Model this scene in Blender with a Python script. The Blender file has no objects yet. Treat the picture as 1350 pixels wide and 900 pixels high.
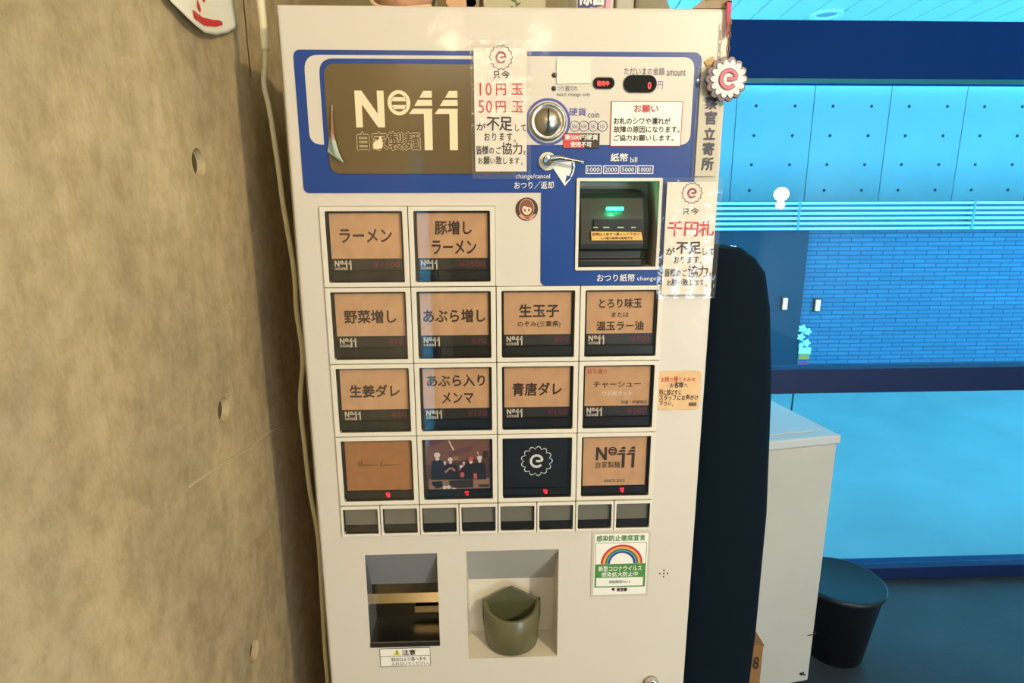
import bpy, bmesh, math, random
from mathutils import Vector, Matrix
random.seed(11)
S = bpy.context.scene
COL = S.collection
PI = math.pi

# ---------------------------------------------------------------- camera
H = 1.40                                   # height of the top edge of the button field above the floor
CAM = Vector((0.1905, -0.7139, H + 0.0028))
PITCH, YAW, ROLL, FPX = 0.2241, -0.0396, 0.0029, 800.0
_cy, _sy = math.cos(YAW), math.sin(YAW)
FWD = Vector((-_sy*math.cos(PITCH), _cy*math.cos(PITCH), -math.sin(PITCH)))
_rt = Vector((_cy, _sy, 0)); _dn = FWD.cross(_rt)
RT = _rt*math.cos(ROLL) + _dn*math.sin(ROLL)
DN = -_rt*math.sin(ROLL) + _dn*math.cos(ROLL)
cd = bpy.data.cameras.new('camera'); cam = bpy.data.objects.new('camera', cd); COL.objects.link(cam)
M = Matrix((( RT.x, -DN.x, -FWD.x, CAM.x), (RT.y, -DN.y, -FWD.y, CAM.y), (RT.z, -DN.z, -FWD.z, CAM.z), (0, 0, 0, 1)))
cam.matrix_world = M
cd.sensor_width = 36; cd.lens = FPX/1350*36; cd.clip_start = 0.02
S.camera = cam
# ---------------------------------------------------------------- world, lights, exposure
S.view_settings.view_transform = 'Standard'; S.view_settings.look = 'None'
S.view_settings.gamma = 1; S.view_settings.use_curve_mapping = False
S.view_settings.exposure = 0.0
W = bpy.data.worlds.new('sky'); S.world = W; W.use_nodes = True
bg = W.node_tree.nodes['Background']
bg.inputs[0].default_value = (0.095, 0.62, 1.0, 1); bg.inputs[1].default_value = 10.0

def area(name, loc, target, sx, sy, power, color):
    l = bpy.data.lights.new(name, 'AREA'); l.shape = 'RECTANGLE'; l.size = sx; l.size_y = sy
    l.energy = power; l.color = color
    o = bpy.data.objects.new(name, l); COL.objects.link(o); o.location = loc
    o.rotation_euler = (Vector(target)-Vector(loc)).to_track_quat('-Z', 'Y').to_euler()
    return o
def point(name, loc, power, color, r=0.05):
    l = bpy.data.lights.new(name, 'POINT'); l.energy = power; l.color = color; l.shadow_soft_size = r
    o = bpy.data.objects.new(name, l); COL.objects.link(o); o.location = loc
    return o
area('ceiling_fill', (0.9, -1.9, 2.56), (0.5, -1.2, 0), 2.0, 1.2, 24, (1.0, 0.93, 0.82))  # added fill light under the ceiling, out of view
area('rear_cool_fill', (2.65, -4.2, 0.47), (0.3, 0, 0.8), 1.2, 0.85, 60, (0.72, 0.85, 1.0))  # added cool fill light behind the camera; no glazing is built there

# ---------------------------------------------------------------- helpers
def at(px, py, axis, val):
    d = RT*((px-675)/FPX) + DN*((py-450)/FPX) + FWD
    t = (val-CAM[axis])/d[axis]
    return CAM + d*t
def F(px, py, y=0.0):
    p = at(px, py, 1, y); return (p.x, p.z)
def lin(c): return tuple(((v/255)/12.92 if v/255 <= 0.04045 else ((v/255+0.055)/1.055)**2.4) for v in c)
MATS = {}
def mat(name, rgb=(200, 200, 200), rough=0.5, metal=0.0, coat=0.0, emit=None, es=1.0, var=0.0, vs=20.0, bump=0.0, bs=60.0, stretch=(1, 1, 1), dark=None, spec=0.5):
    if name in MATS: return MATS[name]
    m = bpy.data.materials.new(name); m.use_nodes = True; nt = m.node_tree; b = nt.nodes['Principled BSDF']
    c = lin(rgb)
    b.inputs['Base Color'].default_value = (*c, 1); b.inputs['Roughness'].default_value = rough
    b.inputs['Metallic'].default_value = metal; b.inputs['Coat Weight'].default_value = coat
    b.inputs['Coat Roughness'].default_value = 0.05; b.inputs['Specular IOR Level'].default_value = spec
    if emit: b.inputs['Emission Color'].default_value = (*lin(emit), 1); b.inputs['Emission Strength'].default_value = es
    tc = nt.nodes.new('ShaderNodeTexCoord'); mp = nt.nodes.new('ShaderNodeMapping'); mp.inputs['Scale'].default_value = stretch
    nt.links.new(tc.outputs['Object'], mp.inputs[0])
    if var > 0:
        n = nt.nodes.new('ShaderNodeTexNoise'); n.inputs['Scale'].default_value = vs; n.inputs['Detail'].default_value = 6
        nt.links.new(mp.outputs[0], n.inputs['Vector'])
        r = nt.nodes.new('ShaderNodeValToRGB'); r.color_ramp.elements[0].position = 0.3; r.color_ramp.elements[1].position = 0.7
        d = lin(dark) if dark else tuple(v*(1-var) for v in c)
        u = tuple(min(1, v*(1+var*0.4)) for v in c)
        r.color_ramp.elements[0].color = (*d, 1); r.color_ramp.elements[1].color = (*u, 1)
        nt.links.new(n.outputs['Fac'], r.inputs[0]); nt.links.new(r.outputs[0], b.inputs['Base Color'])
    if bump > 0:
        n = nt.nodes.new('ShaderNodeTexNoise'); n.inputs['Scale'].default_value = bs; n.inputs['Detail'].default_value = 5
        nt.links.new(mp.outputs[0], n.inputs['Vector'])
        bp = nt.nodes.new('ShaderNodeBump'); bp.inputs['Strength'].default_value = bump; bp.inputs['Distance'].default_value = 0.01
        nt.links.new(n.outputs['Fac'], bp.inputs['Height']); nt.links.new(bp.outputs[0], b.inputs['Normal'])
        if coat > 0: nt.links.new(bp.outputs[0], b.inputs['Coat Normal'])
    MATS[name] = m; return m
def clear_mat(name, tint=(255, 255, 255), refl=1.0, rough=0.0, film=0.0, bump=0.0, bs=30):
    """clear sheet: see-through, mirror-like by its Fresnel term, a little milky if film > 0"""
    if name in MATS: return MATS[name]
    m = bpy.data.materials.new(name); m.use_nodes = True; nt = m.node_tree; nt.nodes.clear()
    o = nt.nodes.new('ShaderNodeOutputMaterial'); t = nt.nodes.new('ShaderNodeBsdfTransparent'); g = nt.nodes.new('ShaderNodeBsdfGlossy')
    t.inputs[0].default_value = (*lin(tint), 1); g.inputs['Roughness'].default_value = rough
    f = nt.nodes.new('ShaderNodeFresnel'); f.inputs[0].default_value = 1.5
    ge = nt.nodes.new('ShaderNodeNewGeometry'); ir = nt.nodes.new('ShaderNodeMapRange')      # the same 1.5 seen from both faces
    ir.inputs['To Min'].default_value = 1.5; ir.inputs['To Max'].default_value = 1/1.5
    nt.links.new(ge.outputs['Backfacing'], ir.inputs['Value']); nt.links.new(ir.outputs[0], f.inputs[0])
    mu = nt.nodes.new('ShaderNodeMath'); mu.operation = 'MULTIPLY'; mu.inputs[1].default_value = refl; mu.use_clamp = True
    nt.links.new(f.outputs[0], mu.inputs[0])
    mx = nt.nodes.new('ShaderNodeMixShader'); nt.links.new(mu.outputs[0], mx.inputs[0]); nt.links.new(g.outputs[0], mx.inputs[2])
    if film > 0:
        d = nt.nodes.new('ShaderNodeBsdfDiffuse'); d.inputs[0].default_value = (0.8, 0.8, 0.78, 1)
        m2 = nt.nodes.new('ShaderNodeMixShader'); m2.inputs[0].default_value = film
        nt.links.new(t.outputs[0], m2.inputs[1]); nt.links.new(d.outputs[0], m2.inputs[2]); nt.links.new(m2.outputs[0], mx.inputs[1])
    else: nt.links.new(t.outputs[0], mx.inputs[1])
    if bump > 0:
        tc = nt.nodes.new('ShaderNodeTexCoord'); n = nt.nodes.new('ShaderNodeTexNoise'); n.inputs['Scale'].default_value = bs; n.inputs['Detail'].default_value = 3
        nt.links.new(tc.outputs['Object'], n.inputs['Vector'])
        bp = nt.nodes.new('ShaderNodeBump'); bp.inputs['Strength'].default_value = bump; bp.inputs['Distance'].default_value = 0.01
        nt.links.new(n.outputs['Fac'], bp.inputs['Height']); nt.links.new(bp.outputs[0], g.inputs['Normal'])
    nt.links.new(mx.outputs[0], o.inputs[0]); MATS[name] = m; return m

WORLD_LOC = {}
def tag(o, label=None, cat=None, group=None, kind=None):
    if label: o['label'] = label
    if cat: o['category'] = cat
    if group: o['group'] = group
    if kind: o['kind'] = kind
    return o
def thing(name, loc, label, cat, group=None):
    o = bpy.data.objects.new(name, None); COL.objects.link(o); o.location = loc; o.empty_display_size = 0.05
    WORLD_LOC[o] = Vector(loc); return tag(o, label, cat, group)
def link(name, me, loc, parent=None):
    o = bpy.data.objects.new(name, me); COL.objects.link(o); WORLD_LOC[o] = Vector(loc)
    if parent is not None:
        o.parent = parent; o.location = Vector(loc) - WORLD_LOC[parent]
    else: o.location = loc
    return o
def obj(name, bm, m, parent=None, smooth=False, bevel=0.0, seg=2, label=None):
    bm.normal_update()
    bmesh.ops.recalc_face_normals(bm, faces=bm.faces)
    vs = [v.co for v in bm.verts]
    lo = Vector((min(v[i] for v in vs) for i in range(3))); hi = Vector((max(v[i] for v in vs) for i in range(3)))
    c = (lo+hi)/2
    for v in bm.verts: v.co -= c
    me = bpy.data.meshes.new(name); bm.to_mesh(me); bm.free()
    for x in (m if isinstance(m, (list, tuple)) else [m]): me.materials.append(x)
    if smooth:
        for p in me.polygons: p.use_smooth = True
    o = link(name, me, c, parent)
    if bevel > 0:
        b = o.modifiers.new('bevel', 'BEVEL'); b.width = bevel; b.segments = seg; b.limit_method = 'ANGLE'; b.angle_limit = math.radians(40)
    if label: o['label'] = label
    return o
def again(src, name, loc, parent, m=None):
    """copy of a built piece that shares its mesh data"""
    o = src.copy(); o.name = name; COL.objects.link(o); o.parent = parent; WORLD_LOC[o] = Vector(loc)
    o.location = Vector(loc) - (WORLD_LOC[parent] if parent else Vector((0, 0, 0)))
    return o
def box(bm, x0, x1, y0, y1, z0, z1, mi=0):
    v = [bm.verts.new(p) for p in ((x0, y0, z0), (x1, y0, z0), (x1, y1, z0), (x0, y1, z0), (x0, y0, z1), (x1, y0, z1), (x1, y1, z1), (x0, y1, z1))]
    for f in ((0, 1, 5, 4), (1, 2, 6, 5), (2, 3, 7, 6), (3, 0, 4, 7), (4, 5, 6, 7), (3, 2, 1, 0)):
        bm.faces.new([v[i] for i in f]).material_index = mi
    return v
def B(*a): bm = bmesh.new(); box(bm, *a); return bm
def prism(bm, pts, y0, y1, mi=0):
    """outline in (x, z) extruded from y0 (front) to y1 (back)"""
    a = [bm.verts.new((x, y0, z)) for x, z in pts]; b = [bm.verts.new((x, y1, z)) for x, z in pts]
    n = len(pts)
    bm.faces.new(a).material_index = mi; bm.faces.new(b[::-1]).material_index = mi
    for i in range(n): bm.faces.new((a[i], b[i], b[(i+1) % n], a[(i+1) % n])).material_index = mi
def P(pts, y0, y1): bm = bmesh.new(); prism(bm, pts, y0, y1); return bm
def rrect(x0, x1, z0, z1, r, n=6):
    o = []
    for cx, cz, a0 in ((x1-r, z1-r, 0), (x0+r, z1-r, 90), (x0+r, z0+r, 180), (x1-r, z0+r, 270)):
        for k in range(n+1):
            a = math.radians(a0+90*k/n); o.append((cx+r*math.cos(a), cz+r*math.sin(a)))
    return o
def ell(cx, cz, rx, rz=None, n=32, a0=0, a1=360):
    rz = rz or rx
    m = n if a1-a0 == 360 else n+1
    return [(cx+rx*math.cos(math.radians(a0+(a1-a0)*k/n)), cz+rz*math.sin(math.radians(a0+(a1-a0)*k/n))) for k in range(m)]
def band(bm, outer, inner, y0, y1, closed=True, mi=0):
    """solid between two outlines with the same point count"""
    n = len(outer)
    A = [[bm.verts.new((x, y, z)) for x, z in L] for L, y in ((outer, y0), (inner, y0), (outer, y1), (inner, y1))]
    R = range(n if closed else n-1)
    for i in R:
        j = (i+1) % n
        for q in ((A[0][i], A[0][j], A[1][j], A[1][i]), (A[2][j], A[2][i], A[3][i], A[3][j]), (A[0][j], A[0][i], A[2][i], A[2][j]), (A[1][i], A[1][j], A[3][j], A[3][i])):
            bm.faces.new(q).material_index = mi
    if not closed:
        for i in (0, n-1): bm.faces.new((A[0][i], A[1][i], A[3][i], A[2][i])).material_index = mi
def ribbon(bm, pts, w, y0, y1, closed=False, mi=0):
    n = len(pts); o = []; q = []
    for i in range(n):
        a = pts[(i-1) % n] if closed or i > 0 else pts[i]; b = pts[(i+1) % n] if closed or i < n-1 else pts[i]
        dx, dz = b[0]-a[0], b[1]-a[1]; l = math.hypot(dx, dz) or 1
        nx, nz = -dz/l*w/2, dx/l*w/2
        o.append((pts[i][0]+nx, pts[i][1]+nz)); q.append((pts[i][0]-nx, pts[i][1]-nz))
    band(bm, o, q, y0, y1, closed, mi)
def tube(bm, pts, r, n=8, cap=True):
    pts = [Vector(p) for p in pts]; rings = []
    for i, p in enumerate(pts):
        t = (pts[min(i+1, len(pts)-1)]-pts[max(i-1, 0)]).normalized()
        u = t.cross(Vector((0.31, 0.2, 1)) if abs(t.z) < 0.9 else Vector((1, 0.1, 0))).normalized(); v = t.cross(u)
        rr = r[i] if isinstance(r, (list, tuple)) else r
        rings.append([bm.verts.new(p+(u*math.cos(2*PI*k/n)+v*math.sin(2*PI*k/n))*rr) for k in range(n)])
    for a, b in zip(rings, rings[1:]):
        for k in range(n): bm.faces.new((a[k], a[(k+1) % n], b[(k+1) % n], b[k]))
    if cap: bm.faces.new(rings[0][::-1]); bm.faces.new(rings[-1])
def lathe(bm, prof, c, axis='z', n=32):
    """profile of (radius, height); axis z, or axis y with height counted towards the viewer"""
    rings = []
    for r, h in prof:
        R = []
        for k in range(n):
            a = 2*PI*k/n
            if axis == 'z': p = (c[0]+r*math.cos(a), c[1]+r*math.sin(a), c[2]+h)
            else: p = (c[0]+r*math.cos(a), c[1]-h, c[2]+r*math.sin(a))
            R.append(bm.verts.new(p))
        rings.append(R)
    for a, b in zip(rings, rings[1:]):
        for k in range(n): bm.faces.new((a[k], a[(k+1) % n], b[(k+1) % n], b[k]))
    bm.faces.new(rings[0]); bm.faces.new(rings[-1])
def spline(pts, n=8):
    pts = [Vector(p) for p in pts]; o = []
    for i in range(len(pts)-1):
        a, b, c, d = pts[max(i-1, 0)], pts[i], pts[i+1], pts[min(i+2, len(pts)-1)]
        for k in range(n):
            t = k/n; o.append(0.5*((2*b)+(c-a)*t+(2*a-5*b+4*c-d)*t*t+(3*b-a-3*c+d)*t**3))
    return o+[pts[-1]]
def grid_plate(bm, u0, u1, v0, v1, holes, place, skirt=0.0):
    """plate in (u, v) with rectangular holes; place(u, v) gives the point"""
    us = sorted({u0, u1, *[h[0] for h in holes], *[h[1] for h in holes]}); vs = sorted({v0, v1, *[h[2] for h in holes], *[h[3] for h in holes]})
    us = [u for u in us if u0 <= u <= u1]; vs = [v for v in vs if v0 <= v <= v1]; V = {}
    def g(u, v):
        if (u, v) not in V: V[u, v] = bm.verts.new(place(u, v))
        return V[u, v]
    for a, b in zip(us, us[1:]):
        for c, d in zip(vs, vs[1:]):
            mu, mv = (a+b)/2, (c+d)/2
            if any(h[0] < mu < h[1] and h[2] < mv < h[3] for h in holes): continue
            bm.faces.new((g(a, c), g(b, c), g(b, d), g(a, d)))

# -------- text -> mesh
_TC = {}
def glyphs(s, bold=0.0):
    k = (s, bold)
    if k not in _TC:
        c = bpy.data.curves.new('t', 'FONT'); c.body = s; c.resolution_u = 2; c.offset = bold
        o = bpy.data.objects.new('t', c); COL.objects.link(o)
        dg = bpy.context.evaluated_depsgraph_get(); dg.update()
        me = bpy.data.meshes.new_from_object(o.evaluated_get(dg))
        _TC[k] = ([v.co.to_2d() for v in me.vertices], [tuple(p.vertices) for p in me.polygons])
        bpy.data.objects.remove(o); bpy.data.curves.remove(c); bpy.data.meshes.remove(me)
    return _TC[k]
def put_text(bm, s, x0, z1, x1, z0, y, bold=0.0, tilt=0.0, mi=0, ref=None):
    """letters stretched to the rectangle x0..x1, z0..z1 (z1 is the top)"""
    if bold > 0.003:      # a heavier stroke: the letters laid down five times, a hair apart
        bx, bz = bold*abs(x1-x0)/max(len(s), 1)*.8, bold*abs(z1-z0)*.8
        for i, (dx, dz) in enumerate(((0, 0), (1, 0), (-1, 0), (0, 1), (0, -1))):
            put_text(bm, s, x0+bx*(1+dx), z1-bz*(1-dz), x1-bx*(1-dx), z0+bz*(1+dz), y-.000012*i, 0, tilt, mi)
        return
    v, f = glyphs(s, 0.0)
    if not v: return
    a0, a1 = min(p[0] for p in v), max(p[0] for p in v); b0, b1 = min(p[1] for p in v), max(p[1] for p in v)
    sx = (x1-x0)/max(a1-a0, 1e-6); sz = (z1-z0)/max(b1-b0, 1e-6); cx, cz = (x0+x1)/2, (z0+z1)/2
    ct, st = math.cos(tilt), math.sin(tilt); nv = []
    for p in v:
        X = x0+(p[0]-a0)*sx-cx; Z = z0+(p[1]-b0)*sz-cz
        nv.append(bm.verts.new((cx+X*ct-Z*st, y, cz+X*st+Z*ct)))
    for q in f:
        try: bm.faces.new([nv[i] for i in q]).material_index = mi
        except ValueError: pass
def pbox(px0, py0, px1, py1, y):
    """pixel rectangle -> x0, z1, x1, z0 on plane y"""
    m, n = (px0+px1)/2, (py0+py1)/2
    return F(px0, n, y)[0], F(m, py0, y)[1], F(px1, n, y)[0], F(m, py1, y)[1]
def text(name, s, bb, y, m, parent, bold=0.0, tilt=0.0, label=None):
    bm = bmesh.new()
    put_text(bm, s, *pbox(*bb, y), y, bold, tilt)
    o = obj_flat(name, bm, m, parent)
    if label: o['label'] = label
    return o
def obj_flat(name, bm, m, parent):
    vs = [v.co for v in bm.verts]
    c = Vector(((min(v[i] for v in vs)+max(v[i] for v in vs))/2 for i in range(3)))
    for v in bm.verts: v.co -= c
    me = bpy.data.meshes.new(name); bm.to_mesh(me); bm.free()
    for x in (m if isinstance(m, (list, tuple)) else [m]): me.materials.append(x)
    return link(name, me, c, parent)
def multi_text(name, rows, y, m, parent, bold=0.0, hand=False, tilt=0.0):
    """rows: (text, px box[, bold]) joined into one lettering part; hand: each character drawn a little unevenly"""
    bm = bmesh.new()
    for r in rows:
        s, bb = r[0], r[1]; bo = r[2] if len(r) > 2 else bold
        x0, z1, x1, z0 = pbox(*bb, y)
        if hand:
            n = len(s); w = (x1-x0)/n
            for i, ch in enumerate(s):
                j = lambda k: random.uniform(-k, k)
                h = z1-z0
                sm = 0.86 if 'ぁ' <= ch <= 'ん' else 1.0
                if ch in '。・': put_text(bm, ch, x0+w*(i+.1), z0+h*.25, x0+w*(i+.4), z0-h*.05, y, bo); continue
                if ch == 'を' and i == n-1: sm = 0.5
                zc = (z0+z1)/2-h*(1-sm)*0.3
                gv = glyphs(ch)[0]; e = 1.08*sm      # keep each character's own place in its square
                ga, gb, gc, gd = min(p[0] for p in gv), max(p[0] for p in gv), min(p[1] for p in gv), max(p[1] for p in gv)
                xc = x0+w*(i+.5)+j(w*.03)
                if ord(ch) < 128:
                    hw = min(.42*w, .40*(gb-ga)/(gd-gc)*h); put_text(bm, ch, xc-hw, z1, xc+hw, z0, y, 0, j(.06))
                    if bo: put_text(bm, ch, xc-hw+.0003, z1, xc+hw+.0003, z0, y-.00002, 0, 0)
                    continue
                put_text(bm, ch, xc+(ga-.5)*w*e, zc+(gd-.36)*h*e, xc+(gb-.5)*w*e, zc+(gc-.36)*h*e, y, bo, j(.06))
        else: put_text(bm, s, x0, z1, x1, z0, y, bo, tilt)
    return obj_flat(name, bm, m, parent)
def logo_no11(bm, x0, z1, w, h, y, mi=0, small=True):
    """the shop's lettering: N, a circle crossed by bars and two striped ones"""
    X = lambda u: x0+(u-90)/1105*w
    Z = lambda v: z1-(v-112)/656*h
    q = lambda pts: prism(bm, [(X(a), Z(b)) for a, b in pts], y, y+0.0002, mi)
    # N in one piece
    q([(90, 115), (165, 115), (328, 365), (328, 115), (400, 115), (400, 515), (326, 515), (162, 262), (162, 515), (90, 515)])
    c = lambda rx, ry: [(X(560+rx*math.cos(t*2*PI/32)), Z(245+ry*math.sin(t*2*PI/32))) for t in range(32)]
    band(bm, c(122, 137), c(78, 97), y, y+0.0002, True, mi)
    q([(486, 184), (634, 184), (640, 228), (480, 228)]); q([(480, 268), (640, 268), (632, 313), (490, 313)])
    for d in (0, 275):
        q([(825+d, 115), (915+d, 115), (915+d, 188), (782+d, 188)])
        q([(763+d, 213), (915+d, 213), (915+d, 277), (722+d, 279)])
        q([(708+d, 308), (915+d, 308), (912+d, 364), (665+d, 366)])
        q([(824+d, 364), (912+d, 364), (908+d, 768), (820+d, 768)])
    if small: put_text(bm, '自家製麺', X(95), Z(565), X(785), Z(768), y, 0.01, 0, mi)
def naruto_outline(cx, cz, r, lobes=14, amp=0.09, n=168, ph=0.0):
    return [(cx+(r*(1-amp)+r*amp*(abs(math.cos(lobes/2*a))**0.8*2-1))*math.cos(a+ph), cz+(r*(1-amp)+r*amp*(abs(math.cos(lobes/2*a))**0.8*2-1))*math.sin(a+ph)) for a in [2*PI*k/n for k in range(n)]]
def e_path(cx, cz, r):
    p = [(cx-0.12*r, cz+0.02*r), (cx+0.35*r, cz-0.02*r), (cx+0.85*r, cz+0.12*r)]
    p += [(cx+r*0.9*math.cos(a), cz+r*0.95*math.sin(a)) for a in [math.radians(t) for t in range(20, 331, 15)]]
    return p

# ---------------------------------------------------------------- materials
concrete = mat('raw_concrete', (200, 180, 140), 0.85, var=0.34, vs=6, bump=0.2, bs=60, stretch=(1, 1, .6))
_n = concrete.node_tree; _p = _n.nodes['Principled BSDF']; _src = _p.inputs['Base Color'].links[0].from_socket      # small darker blotches over the broad ones
_q = _n.nodes.new('ShaderNodeTexNoise'); _q.inputs['Scale'].default_value = 34; _q.inputs['Detail'].default_value = 8; _q.inputs['Roughness'].default_value = .7
_tc = _n.nodes.new('ShaderNodeTexCoord'); _n.links.new(_tc.outputs['Object'], _q.inputs['Vector'])
_r = _n.nodes.new('ShaderNodeValToRGB'); _r.color_ramp.elements[0].position = .36; _r.color_ramp.elements[1].position = .58
_r.color_ramp.elements[0].color = (.72, .69, .62, 1); _r.color_ramp.elements[1].color = (1, 1, 1, 1); _n.links.new(_q.outputs['Fac'], _r.inputs[0])
_x = _n.nodes.new('ShaderNodeMix'); _x.data_type = 'RGBA'; _x.blend_type = 'MULTIPLY'; _x.inputs[0].default_value = .8
_n.links.new(_src, _x.inputs[6]); _n.links.new(_r.outputs[0], _x.inputs[7]); _n.links.new(_x.outputs[2], _p.inputs['Base Color'])
plaster = mat('back_wall_paint', (140, 132, 96), 0.8, var=0.1, vs=5, bump=0.1)
enamel = mat('cream_enamel', (210, 205, 194), 0.38, coat=0.12, bump=0.03, bs=55)
enamel_dark = mat('cream_enamel_edge', (190, 178, 150), 0.4)
frame_white = mat('button_frame_plastic', (219, 215, 202), 0.35)
blue = mat('blue_overlay', (0, 60, 140), 0.35, coat=0.3, bump=0.02, bs=40)
lblue = mat('blue_print', (70, 80, 160), 0.4)
wprint = mat('white_print', (235, 235, 228), 0.4)
black = mat('black_plastic', (30, 30, 28), 0.35)
blackm = mat('matte_black', (14, 14, 14), 0.6)
grey = mat('grey_plastic', (62, 66, 64), 0.4)
kraft = mat('kraft_card', (214, 170, 128), 0.8, var=0.12, vs=60)
kraft2 = mat('darker_kraft_card', (176, 122, 72), 0.8, var=0.1, vs=80)
brownink = mat('brown_ink', (66, 46, 34), 0.7)
ink = mat('black_ink', (38, 32, 34), 0.7)
redink = mat('red_ink', (196, 62, 66), 0.7)
darkred = mat('dim_red_print', (124, 40, 52), 0.6)
steel = mat('brushed_steel', (180, 175, 165), 0.28, metal=1, bump=0.03, bs=20)
chrome = mat('chrome', (215, 210, 200), 0.12, metal=1)
paper = mat('white_paper', (233, 226, 214), 0.75)
navy = mat('navy_ink', (40, 42, 92), 0.6)
pane_m = clear_mat('clear_button_window', (250, 250, 250), 1.3)
film_m = clear_mat('laminate_film', (253, 253, 252), 1.2, 0.14, film=0.05, bump=0.25, bs=45)
glass_m = clear_mat('window_glass', (238, 248, 250), 1.0)
ledred = mat('red_led', (255, 40, 50), 0.5, emit=(255, 30, 50), es=4)
ledgreen = mat('green_led', (60, 255, 180), 0.5, emit=(30, 255, 150), es=9)
glareframe = mat('glare_blue_frame', (0, 56, 128), 0.7, spec=.15)  # saturated blue stands in for the window glare over the beam
greenink = mat('green_print', (60, 128, 52), 0.6)

# ================================================================ the setting
XW, YB, YW = -0.12, 0.42, 1.30      # left wall, wall behind the machine, shopfront plane
# left wall of raw concrete with three form-tie holes, a form joint and a glazed doorway behind the camera
holes = [(-0.017, 1.446), (-0.024, 1.167), (-0.016, 0.833)]; hs = 0.03
bm = bmesh.new()
rh = [(y-hs, y+hs, z-hs, z+hs) for y, z in holes] + [(-3.16, -2.06, 0.0, 1.74), (0.158, 0.1615, 1.565, 2.6)]
grid_plate(bm, -4.5, YB, 0, 2.6, rh, lambda u, v: (XW, u, v))
for (yc, zc) in holes:
    n = 32; sq = []; ci = []; de = []
    for k in range(n):
        a = 2*PI*k/n; c, s = math.cos(a), math.sin(a); m_ = hs/max(abs(c), abs(s))
        sq.append(bm.verts.new((XW, yc+c*m_, zc+s*m_))); ci.append(bm.verts.new((XW-0.001, yc+c*.0155, zc+s*.0155))); de.append(bm.verts.new((XW-0.009, yc+c*.0135, zc+s*.0135)))
    for k in range(n):
        j = (k+1) % n
        bm.faces.new((sq[k], sq[j], ci[j], ci[k])); bm.faces.new((ci[k], ci[j], de[j], de[k]))
    bm.faces.new(de).material_index = 1
wl = tag(obj('wall_left', bm, [concrete, mat('mortar_plug', (88, 76, 54), .9, var=.2, vs=60)]), kind='structure')
for p in wl.data.polygons: p.use_smooth = False
obj('backing', B(XW-0.05, XW-0.012, -4.5, -3.16, 0, 2.6), concrete, wl)
obj('backing', B(XW-0.05, XW-0.012, -2.06, YB, 0, 2.6), concrete, wl)
obj('backing', B(XW-0.05, XW-0.012, -3.16, -2.06, 1.74, 2.6), concrete, wl)
bm = bmesh.new()
pts = [at(249, 641, 0, XW), at(290, 612, 0, XW), at(330, 590, 0, XW), at(352, 570, 0, XW), at(372, 560, 0, XW)]
tube(bm, [Vector((XW+0.0006, p.y, p.z)) for p in pts], 0.0016, 6)
obj('cement_seam', bm, mat('pale_cement', (190, 178, 145), 0.9), wl)
d1 = tag(obj('door_1', B(XW-0.05, XW-0.02, -3.16, -3.13, 0, 1.74), blackm), kind='structure')
obj('door_frame', B(XW-0.05, XW-0.02, -2.09, -2.06, 0, 1.74), blackm, d1); obj('door_frame', B(XW-0.05, XW-0.02, -3.13, -2.09, 1.71, 1.74), blackm, d1)
obj('pane', B(XW-0.04, XW-0.034, -3.13, -2.09, 0.0, 1.71), glass_m, d1)

tag(obj('wall_back', B(XW-0.05, 0.50, YB, YB+0.1, 0, 2.6), plaster), kind='structure')
tag(obj('wall_return', B(0.42, 0.50, YB+0.1, YW+0.05, 0, 2.6), plaster), kind='structure')
tag(obj('wall_right', B(3.4, 3.5, -4.5, YW, 0, 2.6), mat('right_wall_paint', (150, 150, 145), 0.8, bump=.05)), kind='structure')
tag(obj('wall_front', B(XW-0.05, 3.5, -4.6, -4.5, 0, 2.6), mat('front_wall_paint', (150, 135, 112), 0.8, bump=.05)), kind='structure')
tag(obj('floor', B(XW-0.05, 3.5, -4.6, YW, -0.1, 0), mat('dark_slate_floor', (58, 66, 74), 0.45, var=.2, vs=6, bump=.1)), kind='structure')
tag(obj('ceiling', B(XW-0.05, 3.5, -4.6, YW+.05, 2.6, 2.7), mat('ceiling_paint', (190, 184, 170), 0.8)), kind='structure')

# glazed shopfront: header beam, sill rail, end post, three rows of glass
wf = tag(obj('window_1', B(0.50, 3.4, YW-0.03, YW+0.07, 1.775, 1.945), glareframe, bevel=.002), kind='structure')
obj('window_rail', B(0.50, 3.4, YW-0.02, YW+0.05, 0.748, 0.835), mat('dark_rail', (0, 32, 84), 0.5), wf, bevel=.002)
obj('window_rail', B(0.50, 3.4, YW-0.02, YW+0.05, 0.0, 0.05), mat('dark_rail'), wf, bevel=.002)
obj('trim', B(0.50, 3.4, YW-0.035, YW-0.02, 1.765, 1.777), mat('teal_trim', (30, 130, 150), 0.4), wf)
obj('pane', B(0.50, 3.4, YW+0.01, YW+0.018, 1.945, 2.6), glass_m, wf)
obj('pane', B(0.50, 3.4, YW+0.01, YW+0.018, 0.835, 1.775), glass_m, wf)
obj('pane', B(0.50, 3.4, YW+0.01, YW+0.018, 0.05, 0.748), glass_m, wf)
p = at(1101, 760, 1, YW-.02)

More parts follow.
